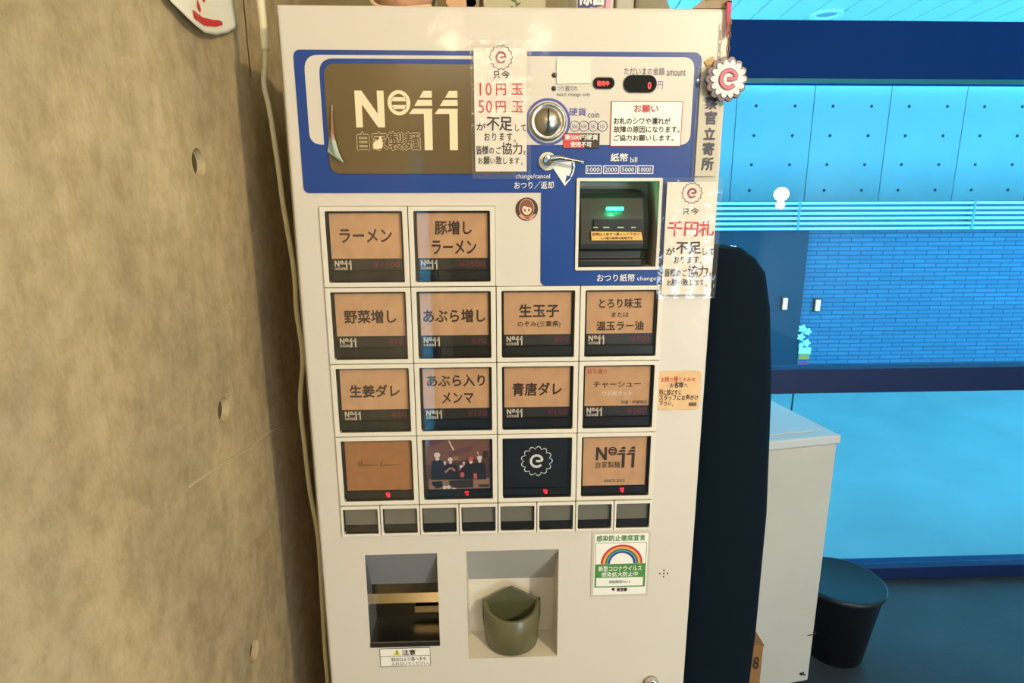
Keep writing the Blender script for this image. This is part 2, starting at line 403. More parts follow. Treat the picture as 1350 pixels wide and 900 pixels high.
# outside: terrace, concrete wall of big panels with tie holes, boarded soffit, brick plinth, slatted railing
outc = mat('outdoor_concrete', (170, 176, 178), 0.85, var=.10, vs=1.2, bump=.1, bs=12)
tag(obj('terrace_floor', B(-1, 9, YW+.08, 6.2, -0.4, -0.2), mat('terrace_paving', (150, 156, 156), .85, var=.12, vs=2)), kind='structure')
ow = tag(obj('wall_outside', B(-1, 9.5, 6.03, 6.3, -0.2, 3.9), mat('joint_grey', (60, 66, 70), .9)), kind='structure')  # darker backing wall that shows in the panel joints
pan = None
for k in range(-2, 7):
    x0 = 2.843+k*0.832
    for (z0, z1) in ((-0.2, 1.40), (1.41, 2.97), (2.98, 3.9)):
        if z0 == 1.41 and k > -2:
            if pan is None: pan = obj('concrete_panel', B(x0+.004, x0+.828, 6.0, 6.04, z0, z1), outc, ow, bevel=.003); px0 = x0
            else: again(pan, 'concrete_panel', WORLD_LOC[pan]+Vector((x0-px0, 0, 0)), ow)
        else: obj('concrete_panel', B(x0+.004, x0+.828, 6.0, 6.04, z0, z1), outc, ow, bevel=.003)
th = None
for k in range(-1, 7):
    for dx in (0.21, 0.63):
        for z in (2.40, 2.10, 1.80, 1.53):
            x = 2.843+k*0.832+dx
            if th is None:
                bm = bmesh.new(); lathe(bm, [(.016, .0), (.016, .003), (.012, .003), (.010, .001)], (x, 6.0, z), 'y', 12)
                th = obj('tie_hole', bm, mat('tie_hole_dark', (36, 50, 62), .9), ow); t0 = (x, z)
            else: again(th, 'tie_hole', WORLD_LOC[th]+Vector((x-t0[0], 0, z-t0[1])), ow)
sf = tag(obj('soffit_outside', B(-0.6, 8.5, YW+.1, 5.9, 2.60, 2.66), mat('soffit_joint', (16, 40, 56), .9)), kind='structure')
sbm = None
ang = math.radians(-6)
for k in range(38):
    x = -0.4+k*0.18
    if sbm is None:
        sbm = obj('soffit_board', B(x, x+.166, YW+.1, 5.7, 2.575, 2.60), mat('soffit_paint', (215, 218, 216), .7), sf)
        sbm.rotation_euler.z = ang; xs = x
    else: again(sbm, 'soffit_board', WORLD_LOC[sbm]+Vector((x-xs, 0, 0)), sf)
p = at(1090, 18, 2, 2.575)
dl = thing('recessed_downlight', (p.x, p.y, 2.572), 'round recessed downlight in the white boarded soffit outside', 'light')
bm = bmesh.new(); lathe(bm, [(.10, 0), (.10, -.012), (.07, -.012), (.065, 0)], (p.x, p.y, 2.574), 'z', 32); obj('ring', bm, wprint, dl, smooth=False)
bm = bmesh.new(); lathe(bm, [(.062, -.003), (.045, -.006), (.01, -.006)], (p.x, p.y, 2.574)); obj('lens', bm, mat('frosted_lens', (150, 160, 165), .4), dl)

# dark brick plinth under the railing
bp = tag(obj('wall_brick', B(3.27, 9, 5.12, 5.3, -0.2, 1.41), mat('brick_mortar', (28, 54, 72), .9)), kind='structure')
bmat_ = mat('fine_brick', (70, 104, 128), .8); _n = bmat_.node_tree; _b = _n.nodes.new('ShaderNodeTexBrick'); _t = _n.nodes.new('ShaderNodeTexCoord'); _m = _n.nodes.new('ShaderNodeMapping')
_m.inputs['Rotation'].default_value = (PI/2, 0, 0); _n.links.new(_t.outputs['Object'], _m.inputs[0]); _n.links.new(_m.outputs[0], _b.inputs['Vector'])
_b.inputs['Scale'].default_value = 1; _b.inputs['Brick Width'].default_value = .22; _b.inputs['Row Height'].default_value = .042; _b.inputs['Mortar Size'].default_value = .005
_b.inputs['Color1'].default_value = (*lin((74, 116, 144)), 1); _b.inputs['Color2'].default_value = (*lin((66, 106, 134)), 1); _b.inputs['Mortar'].default_value = (*lin((40, 72, 100)), 1)
_n.links.new(_b.outputs['Color'], _n.nodes['Principled BSDF'].inputs['Base Color'])
obj('brick_facing', B(3.27, 9, 5.10, 5.12, -0.2, 1.41), bmat_, bp)
tag(obj('wall_recess', B(-0.9, 3.265, 5.05, 5.25, -0.2, 1.41), mat('dark_recess_panel', (18, 46, 66), .7)), kind='structure')
rl = thing('slatted_railing', (4.0, 5.0, -0.2), 'white horizontal slat railing along the terrace outside the window', 'railing')
s0 = None
for k in range(6):
    z = at(1000, 268+6.7*k, 1, 5.0).z
    if s0 is None: s0 = obj('slat', B(0.6, 8.6, 4.985, 5.0, z-.011, z+.011), mat('white_railing', (240, 244, 240), .5), rl); z00 = z
    else: again(s0, 'slat', WORLD_LOC[s0]+Vector((0, 0, z-z00)), rl)
for x in (0.9, 2.2, at(1052, 285, 1, 5).x, 4.8, 6.1): obj('post', B(x-.010, x+.010, 4.978, 5.03, 1.15, 1.42), mat('railing_post', (120, 150, 160), .5), rl)
obj('screen', B(0.6, 8.6, 5.03, 5.045, 1.14, 1.41), mat('railing_screen', (70, 110, 128), .6), rl)

# narrow banner stand outside
x0, z1 = F(1053, 458, 3.4); x1, z0 = F(1066, 486, 3.4)
bn = thing('standing_banner', ((x0+x1)/2, 3.4, -0.2), 'narrow red and white banner topped with pale blue flowers standing outside', 'sign')
obj('cloth', B(x0, x1, 3.395, 3.4, 0.35, z1), wprint, bn)
pink = mat('banner_red', (196, 60, 110), .7)
for k in range(5): zz = z1-.05-k*.055; obj('red_block', B(x0+.004, x1-.008, 3.392, 3.396, zz-.035, zz), pink if k else mat('banner_orange', (235, 150, 60), .7), bn)
obj('pole', B(x0-.012, x0-.004, 3.39, 3.40, -0.2, z1+.16), black, bn)
for i, (a, b, r) in enumerate([(1058, 433, 5), (1065, 437, 4.5), (1056, 444, 4.5), (1063, 452, 5), (1056, 455, 3.5)]):
    x, z = F(a, b, 3.39); r *= .0042*1.15
    bm = bmesh.new(); prism(bm, [(x+r*(1+.25*math.cos(5*t))*math.cos(t), z+r*(1+.25*math.cos(5*t))*math.sin(t)) for t in [2*PI*k/30 for k in range(30)]], 3.385, 3.395)
    obj('flower', bm, mat('pale_flower', (225, 240, 240), .7), bn)
for (a, b, lab) in ((1034, 400, 'small warm glow standing in for a lamp reflection, left of the brick outside'), (1077, 402, 'small warm glow standing in for a lamp reflection, before the brick outside')):
    q = at(a, b, 1, 5.04 if a < 1050 else 5.08); lt = thing('lamp_reflection', tuple(q), lab, 'light')  # glowing blocks added in place of lamp reflections in the window
    obj('back_plate', B(q.x-.03, q.x+.03, q.y-.005, q.y+.012, q.z-.07, q.z+.07), black, lt)
    obj('glow_block', B(q.x-.018, q.x+.018, q.y-.03, q.y-.005, q.z-.055, q.z+.055), mat('reflection_glow', (255, 200, 150), .4, emit=(255, 190, 150), es=.9), lt)

# pendant lamps of the shop (behind the camera: they light the machine and mirror in the glass)
def pendant(x, y, z, power, label, r=0.045, color=(1, .80, .52), es=14, sr=.04, globe=False):
    t = thing('pendant_lamp', (x, y, 2.6), label, 'lamp', 'pendant lamps hanging in the shop')
    bm = bmesh.new(); tube(bm, [(x, y, 2.6), (x, y, z+.10)], .004, 6); obj('cord', bm, blackm, t)
    bm = bmesh.new(); lathe(bm, [(.012, .13), (.02, .12), (.02, r*.9), (.01, r*.9)] if globe else [(.02, .12), (.05, .10), (.07, .03), (.066, .03), (.046, .095), (.01, .10)], (x, y, z)); obj('lamp_shade', bm, blackm, t, smooth=True)
    bm = bmesh.new(); bmesh.ops.create_uvsphere(bm, u_segments=24, v_segments=12, radius=r, matrix=Matrix.Translation((x, y, z))); obj('bulb', bm, mat('lit_bulb_%d' % es, (255, 230, 190), .4, emit=(255, 226, 180), es=es), t, smooth=True)
    l = point('bulb_light', (x, y, z-r-.03), power, color, sr); l.parent = t; l.location = (0, 0, z-r-.03-2.6)
    return t
pendant(1.22, -1.475, 2.10, 88, 'black pendant lamp nearest the ticket machine on its right')
pendant(0.42, -1.95, 2.12, 7, 'black pendant lamp straight behind the camera')
pendant(0.05, -1.9, 2.12, 7, 'black pendant lamp behind the camera by the concrete wall')
def mirror_spot(px, py, yl):
    d = at(px, py, 1, YW) - CAM; hit = CAM+d; r = Vector((d.x, -d.y, d.z)); return hit + r*((hit.y-yl)/d.y)
q = mirror_spot(1032, 256, -2.4); pendant(q.x, q.y, q.z, 4, 'white globe pendant lamp low at the right side of the shop', .065, es=60, globe=True)

# ================================================================ the ticket machine
PX, QZ = 0.1, 0.0926                        # pitch of the button field
X0, X1, ZT = -0.0297, 0.4590, 1.6085        # edges of the door, its top
tm = thing('ticket_machine', (0.215, 0.18, 0), 'tall cream ticket vending machine with blue header and lit menu buttons against the concrete wall', 'vending machine')
obj('body', B(X0+.006, X1-.006, 0.112, 0.36, 0.05, ZT-.006), enamel_dark, tm, bevel=.004)
obj('plinth', B(X0+.02, X1-.02, 0.03, 0.34, 0.0, 0.05), black, tm)
# door skin with its openings
bill = (0.2965, 0.3885, 1.3290, 1.4270); chg = (0.0268, 0.1200, 0.8262, 0.9580); cup = (0.1580, 0.2795, 0.7960, 0.9600)
holes = [(0.0, 0.2, H-QZ, H), (0.0, 0.4, H-4*QZ, H-QZ), (0.0, 0.4, H-4*QZ-.0440, H-4*QZ), bill, chg, cup]
bm = bmesh.new(); grid_plate(bm, X0+.004, X1-.004, 0.06, ZT-.004, holes, lambda u, v: (u, 0, v))
# rolled edge of the door
def rim(x, z, y): return bm.verts.new((x, y, z))
A = [(X0+.004, .06), (X1-.004, .06), (X1-.004, ZT-.004), (X0+.004, ZT-.004)]
prev = [bm.verts.new((x, 0, z)) for x, z in A]
for d, y in ((.0022, .0005), (.0036, .0018), (.004, .004), (.004, .114)):
    cur = [bm.verts.new((x+(d if x > .2 else -d), y, z+(d if z > 1 else -d))) for x, z in A]
    for k in range(4): bm.faces.new((prev[k], prev[(k+1) % 4], cur[(k+1) % 4], cur[k]))
    prev = cur
bmesh.ops.remove_doubles(bm, verts=bm.verts, dist=1e-5)
obj('door', bm, enamel, tm)
bm = bmesh.new(); box(bm, X0-.0012, X0+.0002, .003, .02, .06, ZT-.01); obj('door_seal', bm, mat('grey_seal', (120, 110, 84), .6), tm)

def recess(name, h, depth, m, wall=None, label=None):
    """five-sided pocket behind an opening"""
    x0, x1, z0, z1 = h; bm = bmesh.new(); v = box(bm, x0, x1, 0.0, depth, z0, z1)
    bm.faces.ensure_lookup_table(); bmesh.ops.delete(bm, geom=[bm.faces[0]], context='FACES_ONLY')
    o = obj(name, bm, m, tm)
    if label: o['label'] = label
    return o

# blue header overlay, printed panel by panel
def Fp(L, y=0.0): return [F(a, b, y) for a, b in L]
def rounded(pts, r, n=6):
    """round the corners of a polygon (list of (x, z)); r may be a list"""
    out = []; N = len(pts)
    for i in range(N):
        p = Vector((*pts[i], 0)); a = (Vector((*pts[i-1], 0))-p); b = (Vector((*pts[(i+1) % N], 0))-p)
        ri = r[i] if isinstance(r, (list, tuple)) else r
        s, e = p+a.normalized()*ri, p+b.normalized()*ri
        for k in range(n+1):
            t = k/n; q = s*(1-t)**2+p*2*t*(1-t)+e*t*t; out.append((q.x, q.y))
    return out
Lx = F(389, 100)[0]; Rx = 0.4295; Tz = 1.5640; Bz = 1.4145; Ix = F(713, 300)[0]; Ibz = 1.3075
hd = bmesh.new()      # pieces around the bill opening, joined into one sheet
prism(hd, rounded([(Lx, Tz), (Rx, Tz), (Rx, bill[3]), (Ix, bill[3]), (Ix, Bz), (Lx, Bz)], [.008, .010, .0001, .0001, .0001, .007]), -.0008, 0.0002)
prism(hd, [(Ix, bill[3]), (bill[0], bill[3]), (bill[0], bill[2]), (Ix, bill[2])], -.0008, 0.0002)
prism(hd, [(bill[1], bill[3]), (Rx, bill[3]), (Rx, bill[2]), (bill[1], bill[2])], -.0008, 0.0002)
prism(hd, rounded([(Ix, bill[2]), (Rx, bill[2]), (Rx, Ibz), (Ix, Ibz)], [.0001, .0001, .006, .007]), -.0008, 0.0002)
head = obj('header_overlay', hd, blue, tm)
# the overlay is cut where the bill slot opens: its own surround carries the recess
wx0, wx1 = F(404, 120)[0], 0.4215; wz1 = F(650, 74)[1]; wz0 = F(800, 191)[1]
obj('white_field', P(rounded([(wx0, wz1), (wx1, wz1), (wx1, wz0), (wx0, wz0)], [.016, .013, .012, .013]), -.0011, -.0008), enamel, head)
bx0, bx1 = F(425, 150)[0], F(684, 150)[0]; bz1 = F(550, 78)[1]; 
obj('logo_field', P(rounded([(bx0, bz1), (bx1, bz1), (bx1, wz0-.003), (bx0, wz0-.003)], [.016, .010, .001, .001]), -.0013, -.0011), blue, head)
plq = mat('olive_brown_plaque', (98, 82, 50), 0.22, coat=.6, bump=.05, bs=18)
gx0, gx1 = F(431, 150)[0], F(681, 150)[0]; gz1 = F(550, 85)[1]; gz0 = F(560, 229)[1]
pq = obj('logo_plaque', P(rounded([(gx0, gz1), (gx1, gz1), (gx1, gz0), (gx0, gz0)], [.013, .008, .006, .012]), -.0022, -.0013), plq, tm, label='olive-brown plaque with cream lettering')
bm = bmesh.new(); lx, lz = F(467, 119, -.0025); lx2, lz2 = F(604, 198, -.0025)
logo_no11(bm, lx, lz, lx2-lx+.001, lz-lz2, -.0027, 0, False)
obj('lettering', bm, mat('cream_letters', (236, 218, 182), .5), pq)
bb = (470, 173, 555, 199)
text('outline_lettering', '自家製麺', bb, -.0025, mat('cream_outline', (200, 180, 140), .5), pq, 0.07)
text('outline_fill', '自家製麺', (471, 174, 554, 198), -.0028, mat('plaque_fill', (92, 78, 50), .5), pq, 0.022)
th_ = rounded(Fp([(492, 190), (494, 186), (499, 184), (500, 180), (503, 180), (503, 185), (505, 188), (504, 195), (497, 197), (492, 195)], -.003), .0008)
obj('hand_mark', P(th_, -.0030, -.0027), mat('cream_letters'), pq)
# the plaque's film has come loose at its lower left corner
bm = bmesh.new(); prev = None
for k in range(9):
    t = k/8; py = 138+t*76
    a = F(436-4*t*t, py-14*t*t, -.0025); wd = (1.5+5*t+14*t**3)
    b = F(437-3*t+wd, py+1*t, -.004)
    c = ((a[0]+b[0])/2, (a[1]+b[1])/2)
    cur = [bm.verts.new((a[0], -.0028, a[1])), bm.verts.new((c[0], -.0045-.004*math.sin(t*2.5), c[1])), bm.verts.new((b[0], -.004-.004*t, b[1]))]
    if prev:
        for i in (0, 1): bm.faces.new((prev[i], prev[i+1], cur[i+1], cur[i])).material_index = 1 if k > 5 else 0
    prev = cur
o = obj_flat('peeled_film', bm, [mat('film_flesh', (140, 108, 82), .3), mat('film_pale_teal', (160, 178, 166), .3)], pq)
o.modifiers.new('thick', 'SOLIDIFY').thickness = .0003

# small print on the white field
text('lettering', 'ただいまの金額', (823, 89, 876, 99), -.0014, navy, head, 0.0)
text('lettering', 'amount', (879, 92, 904, 100), -.0014, navy, head)
text('lettering', 'つり銭切れ', (734, 113, 762, 120), -.0014, navy, head)
text('lettering', 'exact change only', (734, 122, 778, 128), -.0014, navy, head)
text('lettering', '円', (867, 107, 874, 117), -.0014, lblue, head)
text('lettering', '硬貨', (750, 142, 773, 153), -.0014, lblue, head, .02)
text('lettering', 'coin', (775, 147, 790, 155), -.0014, navy, head)
text('lettering', '紙幣', (805, 202, 828, 213), -.0014, wprint, head, .02)
text('lettering', 'bill', (831, 207, 840, 214), -.0014, wprint, head)
text('lettering', 'change/cancel', (680, 229, 725, 237), -.0014, wprint, head)
text('lettering', 'おつり／返却', (678, 239, 730, 249), -.0014, wprint, head, .01)
text('lettering', 'おつり紙幣', (787, 361, 837, 371), -.0014, wprint, head, .01)
text('lettering', 'change bill', (840, 364, 878, 371), -.0014, wprint, head)
for i, s in enumerate(('500', '100', '50', '10')):
    cx, cz = F(757.5+i*12.2, 166.5); bm = bmesh.new(); band(bm, ell(cx, cz, .0058, n=24), ell(cx, cz, .0051, n=24), -.0015, -.0011)
    o = obj('coin_mark', bm, navy, head)
    w = 3.6 if len(s) == 3 else 2.6
    text('lettering', s, (757.5+i*12.2-w, 164, 757.5+i*12.2+w, 169.5), -.0015, lblue, head)
for s, a, b in (('1000', 772, 793), ('2000', 795, 816), ('5000', 817.5, 838.5), ('10000', 840, 861)):
    c = pbox(a, 218, b, 229, 0); bm = bmesh.new()
    band(bm, rrect(c[0], c[2], c[3], c[1], .0003, 1), rrect(c[0]+.0009, c[2]-.0009, c[3]+.0009, c[1]-.0009, .0003, 1), -.0012, -.0008); obj('bill_mark', bm, wprint, head)
    text('lettering', s, (a+2.5, 220.5, b-2.5, 226.5), -.0012, wprint, head, .01)
for (a, b) in ((730.5, 99.5), (730, 117)):
    x, z = F(a, b); bm = bmesh.new(); lathe(bm, [(.0027, 0), (.0027, .0006), (.002, .0015), (.0006, .0018)], (x, -.0011, z), 'y', 20); obj('indicator_lamp', bm, mat('dark_indicator', (40, 22, 40), .3), tm)
def display(px0, py0, px1, py1, s, bb, name, m, bold):
    c = pbox(px0, py0, px1, py1, 0); r = (c[1]-c[3])/2*.98
    o = obj(name, P(rrect(c[0], c[2], c[3], c[1], r, 10), -.0022, -.0011), mat('smoked_display', (16, 16, 20), .15, coat=.5), tm)
    bm = bmesh.new(); band(bm, rrect(c[0]-.0005, c[2]+.0005, c[3]-.0005, c[1]+.0005, r, 10), rrect(c[0], c[2], c[3], c[1], r, 10), -.0025, -.0011); obj('rim', bm, black, o)
    bm = bmesh.new(); put_text(bm, s, *pbox(*bb, -.0024), -.0024, bold); o2 = obj_flat('lit_digits', bm, m, o)
display(782, 103, 809, 117, '発売中', (787, 106.5, 803, 113.5), 'status_display', mat('led_text', (255, 90, 90), .5, emit=(255, 40, 50), es=1.6), .02)
display(822, 100, 864.5, 122, '0', (854, 108, 858.5, 117.5), 'amount_display', mat('led_text', (255, 60, 60), .5), .03)

# coin slot
cx, cz = F(722, 161)
bm = bmesh.new(); band(bm, ell(cx, cz, .0252, n=48), ell(cx, cz, .0222, n=48), -.0014, -.0009); obj('coin_ring_print', bm, lblue, tm)
obj('coin_surround', P(ell(cx, cz, .0222, n=48), -.0016, -.0009), frame_white, tm)
bm = bmesh.new(); lathe(bm, [(.0205, 0), (.0205, .003), (.0195, .0055), (.0172, .0060), (.0155, .0035), (.0150, .0040), (.0140, .0052), (.009, .0082), (.004, .0098), (.0005, .0102)], (cx, -.0016, cz), 'y', 48)
cs = obj('coin_slot', bm, steel, tm, smooth=True, label='round steel coin slot')
obj('slit', P(rrect(cx-.0013, cx+.0004, cz-.0122, cz+.0125, .0004, 2), -.0135, -.006), blackm, cs)
# return lever
hx, hz = F(722, 212)
obj('lever_hole', P(ell(hx-.0002, hz-.0005, .0100, n=32), -.0016, -.0007), frame_white, tm)
w = [F(734, 208), F(751, 208), F(758, 222), F(756, 234), F(745, 245.5), F(729, 222)]
w = [F(730, 213), F(757, 213), F(758, 220), F(756, 228), F(752, 236), F(744.5, 245), F(736, 232), F(728, 220)]
o = obj('lever_sector', P(w, -.0013, -.0007), wprint, tm)
bm = bmesh.new(); ribbon(bm, [F(a, b) for a, b in ((754, 214), (754.5, 220), (753.5, 227), (750.5, 233))], .0016, -.0015, -.0013); prism(bm, [F(753.5, 233.5), F(747, 231), F(744.5, 241)], -.0015, -.0013); obj('arrow_print', bm, blue, o)
bm = bmesh.new(); lathe(bm, [(.0062, 0), (.0062, .009), (.0054, .011), (.001, .0115)], (hx, -.001, hz), 'y', 24)
lv = obj('return_lever', bm, chrome, tm, smooth=False, label='chrome coin return lever')
e = F(769, 214, -.012); s_ = F(726, 209, -.012)
bm = bmesh.new(); pts = spline([(s_[0], -.0095, s_[1]), (s_[0]+.010, -.012, s_[1]+.0006), (s_[0]+.024, -.014, s_[1]-.0018), (e[0], -.015, e[1])], 5)
tube(bm, pts, [.0042-.0026*min(1, k/10) for k in range(len(pts))], 10); obj('lever_arm', bm, chrome, lv, smooth=True)

# bill acceptor: white bezel over the overlay, grey pocket, dark sculpted head with green light
x0, x1, z0, z1 = bill
bm = bmesh.new(); band(bm, rrect(x0-.0035, x1+.0035, z0-.0035, z1+.0035, .0015, 3), rrect(x0, x1, z0, z1, .0006, 3), -.0035, .001); obj('bill_bezel', bm, frame_white, tm)
pocket_m = mat('pocket_grey', (196, 190, 176), .5)
recess('bill_pocket', bill, 0.05, pocket_m)
# head of the acceptor: profile from the side (y forward is negative), swept across its width, narrowing at the right shoulder
prof = [(.045, 1.4190), (.020, 1.4140), (.008, 1.4085), (-.001, 1.3880), (-.004, 1.3560), (-.003, 1.3500), (.006, 1.3480), (.006, 1.3390), (.0, 1.3370), (.001, 1.3300), (.045, 1.3295)]
bm = bmesh.new(); cols = []
for x, ins in ((.2985, 0.0), (.372, 0.0), (.3795, .006), (.3835, .022)):
    cols.append([bm.verts.new((x, y+ins, z-(ins*.2 if z > 1.4 else 0))) for y, z in prof])
for a, b in zip(cols, cols[1:]):
    for k in range(len(prof)-1): bm.faces.new((a[k], b[k], b[k+1], a[k+1]))
bm.faces.new(cols[0]); bm.faces.new(cols[-1][::-1])
ba = obj('bill_acceptor', bm, mat('dark_bronze_plastic', (36, 38, 35), .35, coat=.15), tm, bevel=.0008, label='black bill acceptor with green light')
def fq(a, b, y): return F(a, b, y)
c = pbox(778, 289, 853, 318, -.004)
obj('mouth', B(c[0]+.004, c[2]-.004, -.0052, .01, c[3]+.009, c[1]), mat('mouth_black', (8, 8, 8), .4), ba)
for k, (a, b) in enumerate(((782, 788), (795, 803), (814, 822), (832, 838))):
    c = pbox(a, 299, b, 300.2, -.005); obj('guide_rib', B(c[0], c[2], -.0062, -.005, c[3], c[1]), pocket_m, ba)
lx0, lz1_ = F(779, 305, -.005); lx1, lz0_ = F(847, 316.5, -.005)
obj('caution_strip', P([(lx0, lz1_), (lx1-.002, lz1_-.001), (lx1, lz0_), (lx0+.001, lz0_)], -.0062, -.004), mat('orange_label', (226, 172, 92), .5), ba, label='orange caution strip')
multi_text('lettering', [('紙幣は１枚ずつ挿入して下さい', (781, 306.5, 843, 310.5)), ('しわ破れ紙幣は使用不可', (792, 312, 834, 315.5))], -.0065, ink, ba, .02)
for k in range(3):
    gx, gz = F(803.5+7.5*k, 275.5, -.004); bm = bmesh.new(); prism(bm, rrect(gx-.0032, gx+.0030, gz-.0016, gz+.0022, .0014, 4), -.0045, .0); obj('green_light', bm, ledgreen, ba)
l = point('green_glow', (0, 0, 0), .045, (.1, 1, .5), .004); l.parent = ba; q = F(811, 276, -.012); l.location = Vector((q[0], -.012, q[1]))-WORLD_LOC[ba]

# ---- menu buttons
OX, OZ, WD = .0063, .0056, .0070        # margins of the opening, depth of the well
MENU = [
 (0, 0, 'k', [('ラーメン', .13, .62, .87, .93)], '¥1100', 'menu button reading ラーメン at top left'),
 (0, 1, 'k', [('豚増し', .25, .16, .78, .48), ('ラーメン', .20, .60, .84, .92)], '¥1500', 'menu button reading 豚増し ラーメン'),
 (1, 0, 'k', [('野菜増し', .12, .38, .88, .70)], '¥70', 'menu button reading 野菜増し'),
 (1, 1, 'k', [('あぶら増し', .04, .38, .96, .70)], '¥70', 'menu button reading あぶら増し'),
 (1, 2, 'k', [('生玉子', .22, .28, .82, .60), ('のぞみ(三重県)', .20, .68, .84, .84)], '¥70', 'menu button reading 生玉子'),
 (1, 3, 'k', [('とろり味玉', .18, .16, .82, .40), ('または', .37, .49, .63, .61), ('温玉ラー油', .15, .70, .86, .93)], '¥120', 'menu button reading とろり味玉 または 温玉ラー油'),
 (2, 0, 'k', [('生姜ダレ', .13, .38, .88, .70)], '¥50', 'menu button reading 生姜ダレ'),
 (2, 1, 'k', [('あぶら入り', .06, .16, .94, .46), ('メンマ', .28, .60, .76, .88)], '¥170', 'menu button reading あぶら入り メンマ'),
 (2, 2, 'k', [('青唐ダレ', .12, .38, .88, .72)], '¥150', 'menu button reading 青唐ダレ'),
 (2, 3, 'k', [('チャーシュー', .13, .38, .86, .54)], '¥300', 'menu button reading チャーシュー'),
 (3, 0, 's', [], '', 'kraft button with a thin handwritten line'),
 (3, 1, 'p', [], '', 'button showing a group photo of people in black shirts'),
 (3, 2, 'e', [], '', 'black button with a white wavy emblem'),
 (3, 3, 'l', [], '', 'kraft button with the dark shop lettering'),
]
SH = {}
def shared(key, build, loc, parent, name):
    """first time builds the piece, later copies share its mesh"""
    if key not in SH: SH[key] = (build(), Vector(loc)); return SH[key][0]
    src, l0 = SH[key]
    return again(src, name, WORLD_LOC[src]+(Vector(loc)-l0), parent)
wellm = mat('button_well', (52, 46, 32), .35)
cream_s = mat('small_cream_print', (225, 215, 190), .5)
for r, c, kind, rows, price, label in MENU:
    x0, z1 = c*PX, H-r*QZ; x1, z0 = x0+PX, z1-QZ; L = (x0, 0, z0)
    g = .0005; ix0, ix1, iz0, iz1 = x0+OX, x1-OX, z0+OZ, z1-OZ
    def mk():
        bm = bmesh.new()
        band(bm, rrect(x0+g, x1-g, z0+g, z1-g, .0008, 2), rrect(ix0, ix1, iz0, iz1, .0012, 2), -.0035, .004)
        return obj('menu_button', bm, frame_white, tm, bevel=.0006)
    b = shared('frame', mk, L, tm, 'menu_button'); b['label'] = label
    def mk():
        bm = bmesh.new(); box(bm, ix0, ix1, -.002, WD, iz0, iz1); bm.faces.ensure_lookup_table()
        bmesh.ops.delete(bm, geom=[bm.faces[0]], context='FACES_ONLY'); return obj('button_well', bm, wellm, b)
    shared('well', mk, L, b, 'button_well')
    hh = iz1-iz0; cx0, cx1 = ix0+.003, ix1-.003; top = iz1-.0025
    if kind == 'k': zs, ztab = iz1-hh*.665, iz1-hh*.835
    else: zs = ztab = iz1-hh*.855
    cm = {'k': kraft, 's': kraft2, 'l': kraft, 'e': mat('black_card', (16, 15, 15), .4), 'p': mat('photo_brown', (86, 56, 44), .5)}[kind]
    def mk(): return obj('label_card', B(cx0, cx1, WD-.003, WD-.001, zs, top), cm, b, bevel=0)
    card = shared('card'+kind, mk, L, b, 'label_card')
    yt = WD-.0033
    if kind == 'k':
        def mk(): return obj('logo_strip', B(cx0, cx1, WD-.003, WD-.001, ztab+.001, zs), mat('dark_strip', (46, 42, 36), .4), b)
        shared('strip', mk, L, b, 'logo_strip')
        def mk():
            bm = bmesh.new(); logo_no11(bm, cx0+.003, zs-.0022, .0195, .0112, yt); return obj('logo', bm, cream_s, b)
        shared('logo', mk, L, b, 'logo')
        w = (cx1-cx0)*.075*len(price); bm = bmesh.new(); put_text(bm, price, cx1-.003-w, zs-.0035, cx1-.003, zs-.0105, yt, .01); obj_flat('price', bm, darkred, b)
    def mk(): return obj('press_tab', P(rrect(ix0+.002, ix1-.002, iz0+.0022, ztab-.001, .0015, 3), WD-.005, WD-.001), mat('tab_black', (26, 25, 22), .3), b)
    shared('tab'+('k' if kind == 'k' else 'o'), mk, L, b, 'press_tab')
    if rows:
        bm = bmesh.new(); cw, ch = cx1-cx0, top-zs
        for s, a, t, d, u in rows: put_text(bm, s, cx0+cw*a, top-ch*t, cx0+cw*d, top-ch*u, yt, .035 if (u-t) > .2 else .02)
        if label.endswith('ラーメン at top left'):
            for v in bm.verts: v.co.z += ch*.28
        obj_flat('lettering', bm, brownink, b)
    cw, ch = cx1-cx0, top-zs
    if c == 3 and r == 2:
        bm = bmesh.new(); put_text(bm, '持ち帰り', cx0+cw*.03, top-ch*.07, cx0+cw*.33, top-ch*.20, yt, .005); obj_flat('red_lettering', bm, redink, b)
        bm = bmesh.new(); put_text(bm, 'ウデ肉カット', cx0+cw*.27, top-ch*.62, cx0+cw*.73, top-ch*.75, yt, .005); obj_flat('white_lettering', bm, wprint, b)
        bm = bmesh.new(); put_text(bm, '半塊・早朝限定', cx0+cw*.56, top-ch*.87, cx0+cw*.97, top-ch*.96, yt, .005); obj_flat('lettering', bm, brownink, b)
    if kind == 's':
        bm = bmesh.new()
        strokes = [[(0, 1), (.5, 4), (1.2, 1), (2.2, 4.2), (2.6, 1), (3.4, 2.4), (4.2, 1.2), (5, 2.3), (5.8, 1.2), (6.6, 2.2), (7.4, 1.3), (8.4, 2.1), (9.4, 1.4), (10.8, 1.8), (12.2, 1.6)],
                   [(13.6, 4), (13.0, 0.2)], [(15.4, 4.2), (13.4, 2.2), (14.8, 1.0), (15.8, 2.2), (16.6, 1.2), (17.4, 2.1), (18.2, 1.3), (19.2, 2.0), (20.4, 1.4), (22, 1.7), (24, 1.6)]]
        for st in strokes:
            q = spline([(a_, b_, 0) for a_, b_ in st], 5); pts = [(cx0+cw*(.19+.026*p.x), top-ch*.56+ch*.042*p.y) for p in q]
            ribbon(bm, pts, .0005, yt, yt+.0002)
        pts = [(cx0+cw*.3, top-ch*.5), (cx0+cw*.31, top-ch*.5)]
        ribbon(bm, pts, .0006, yt, yt+.0002); obj('signature', bm, brownink, b)
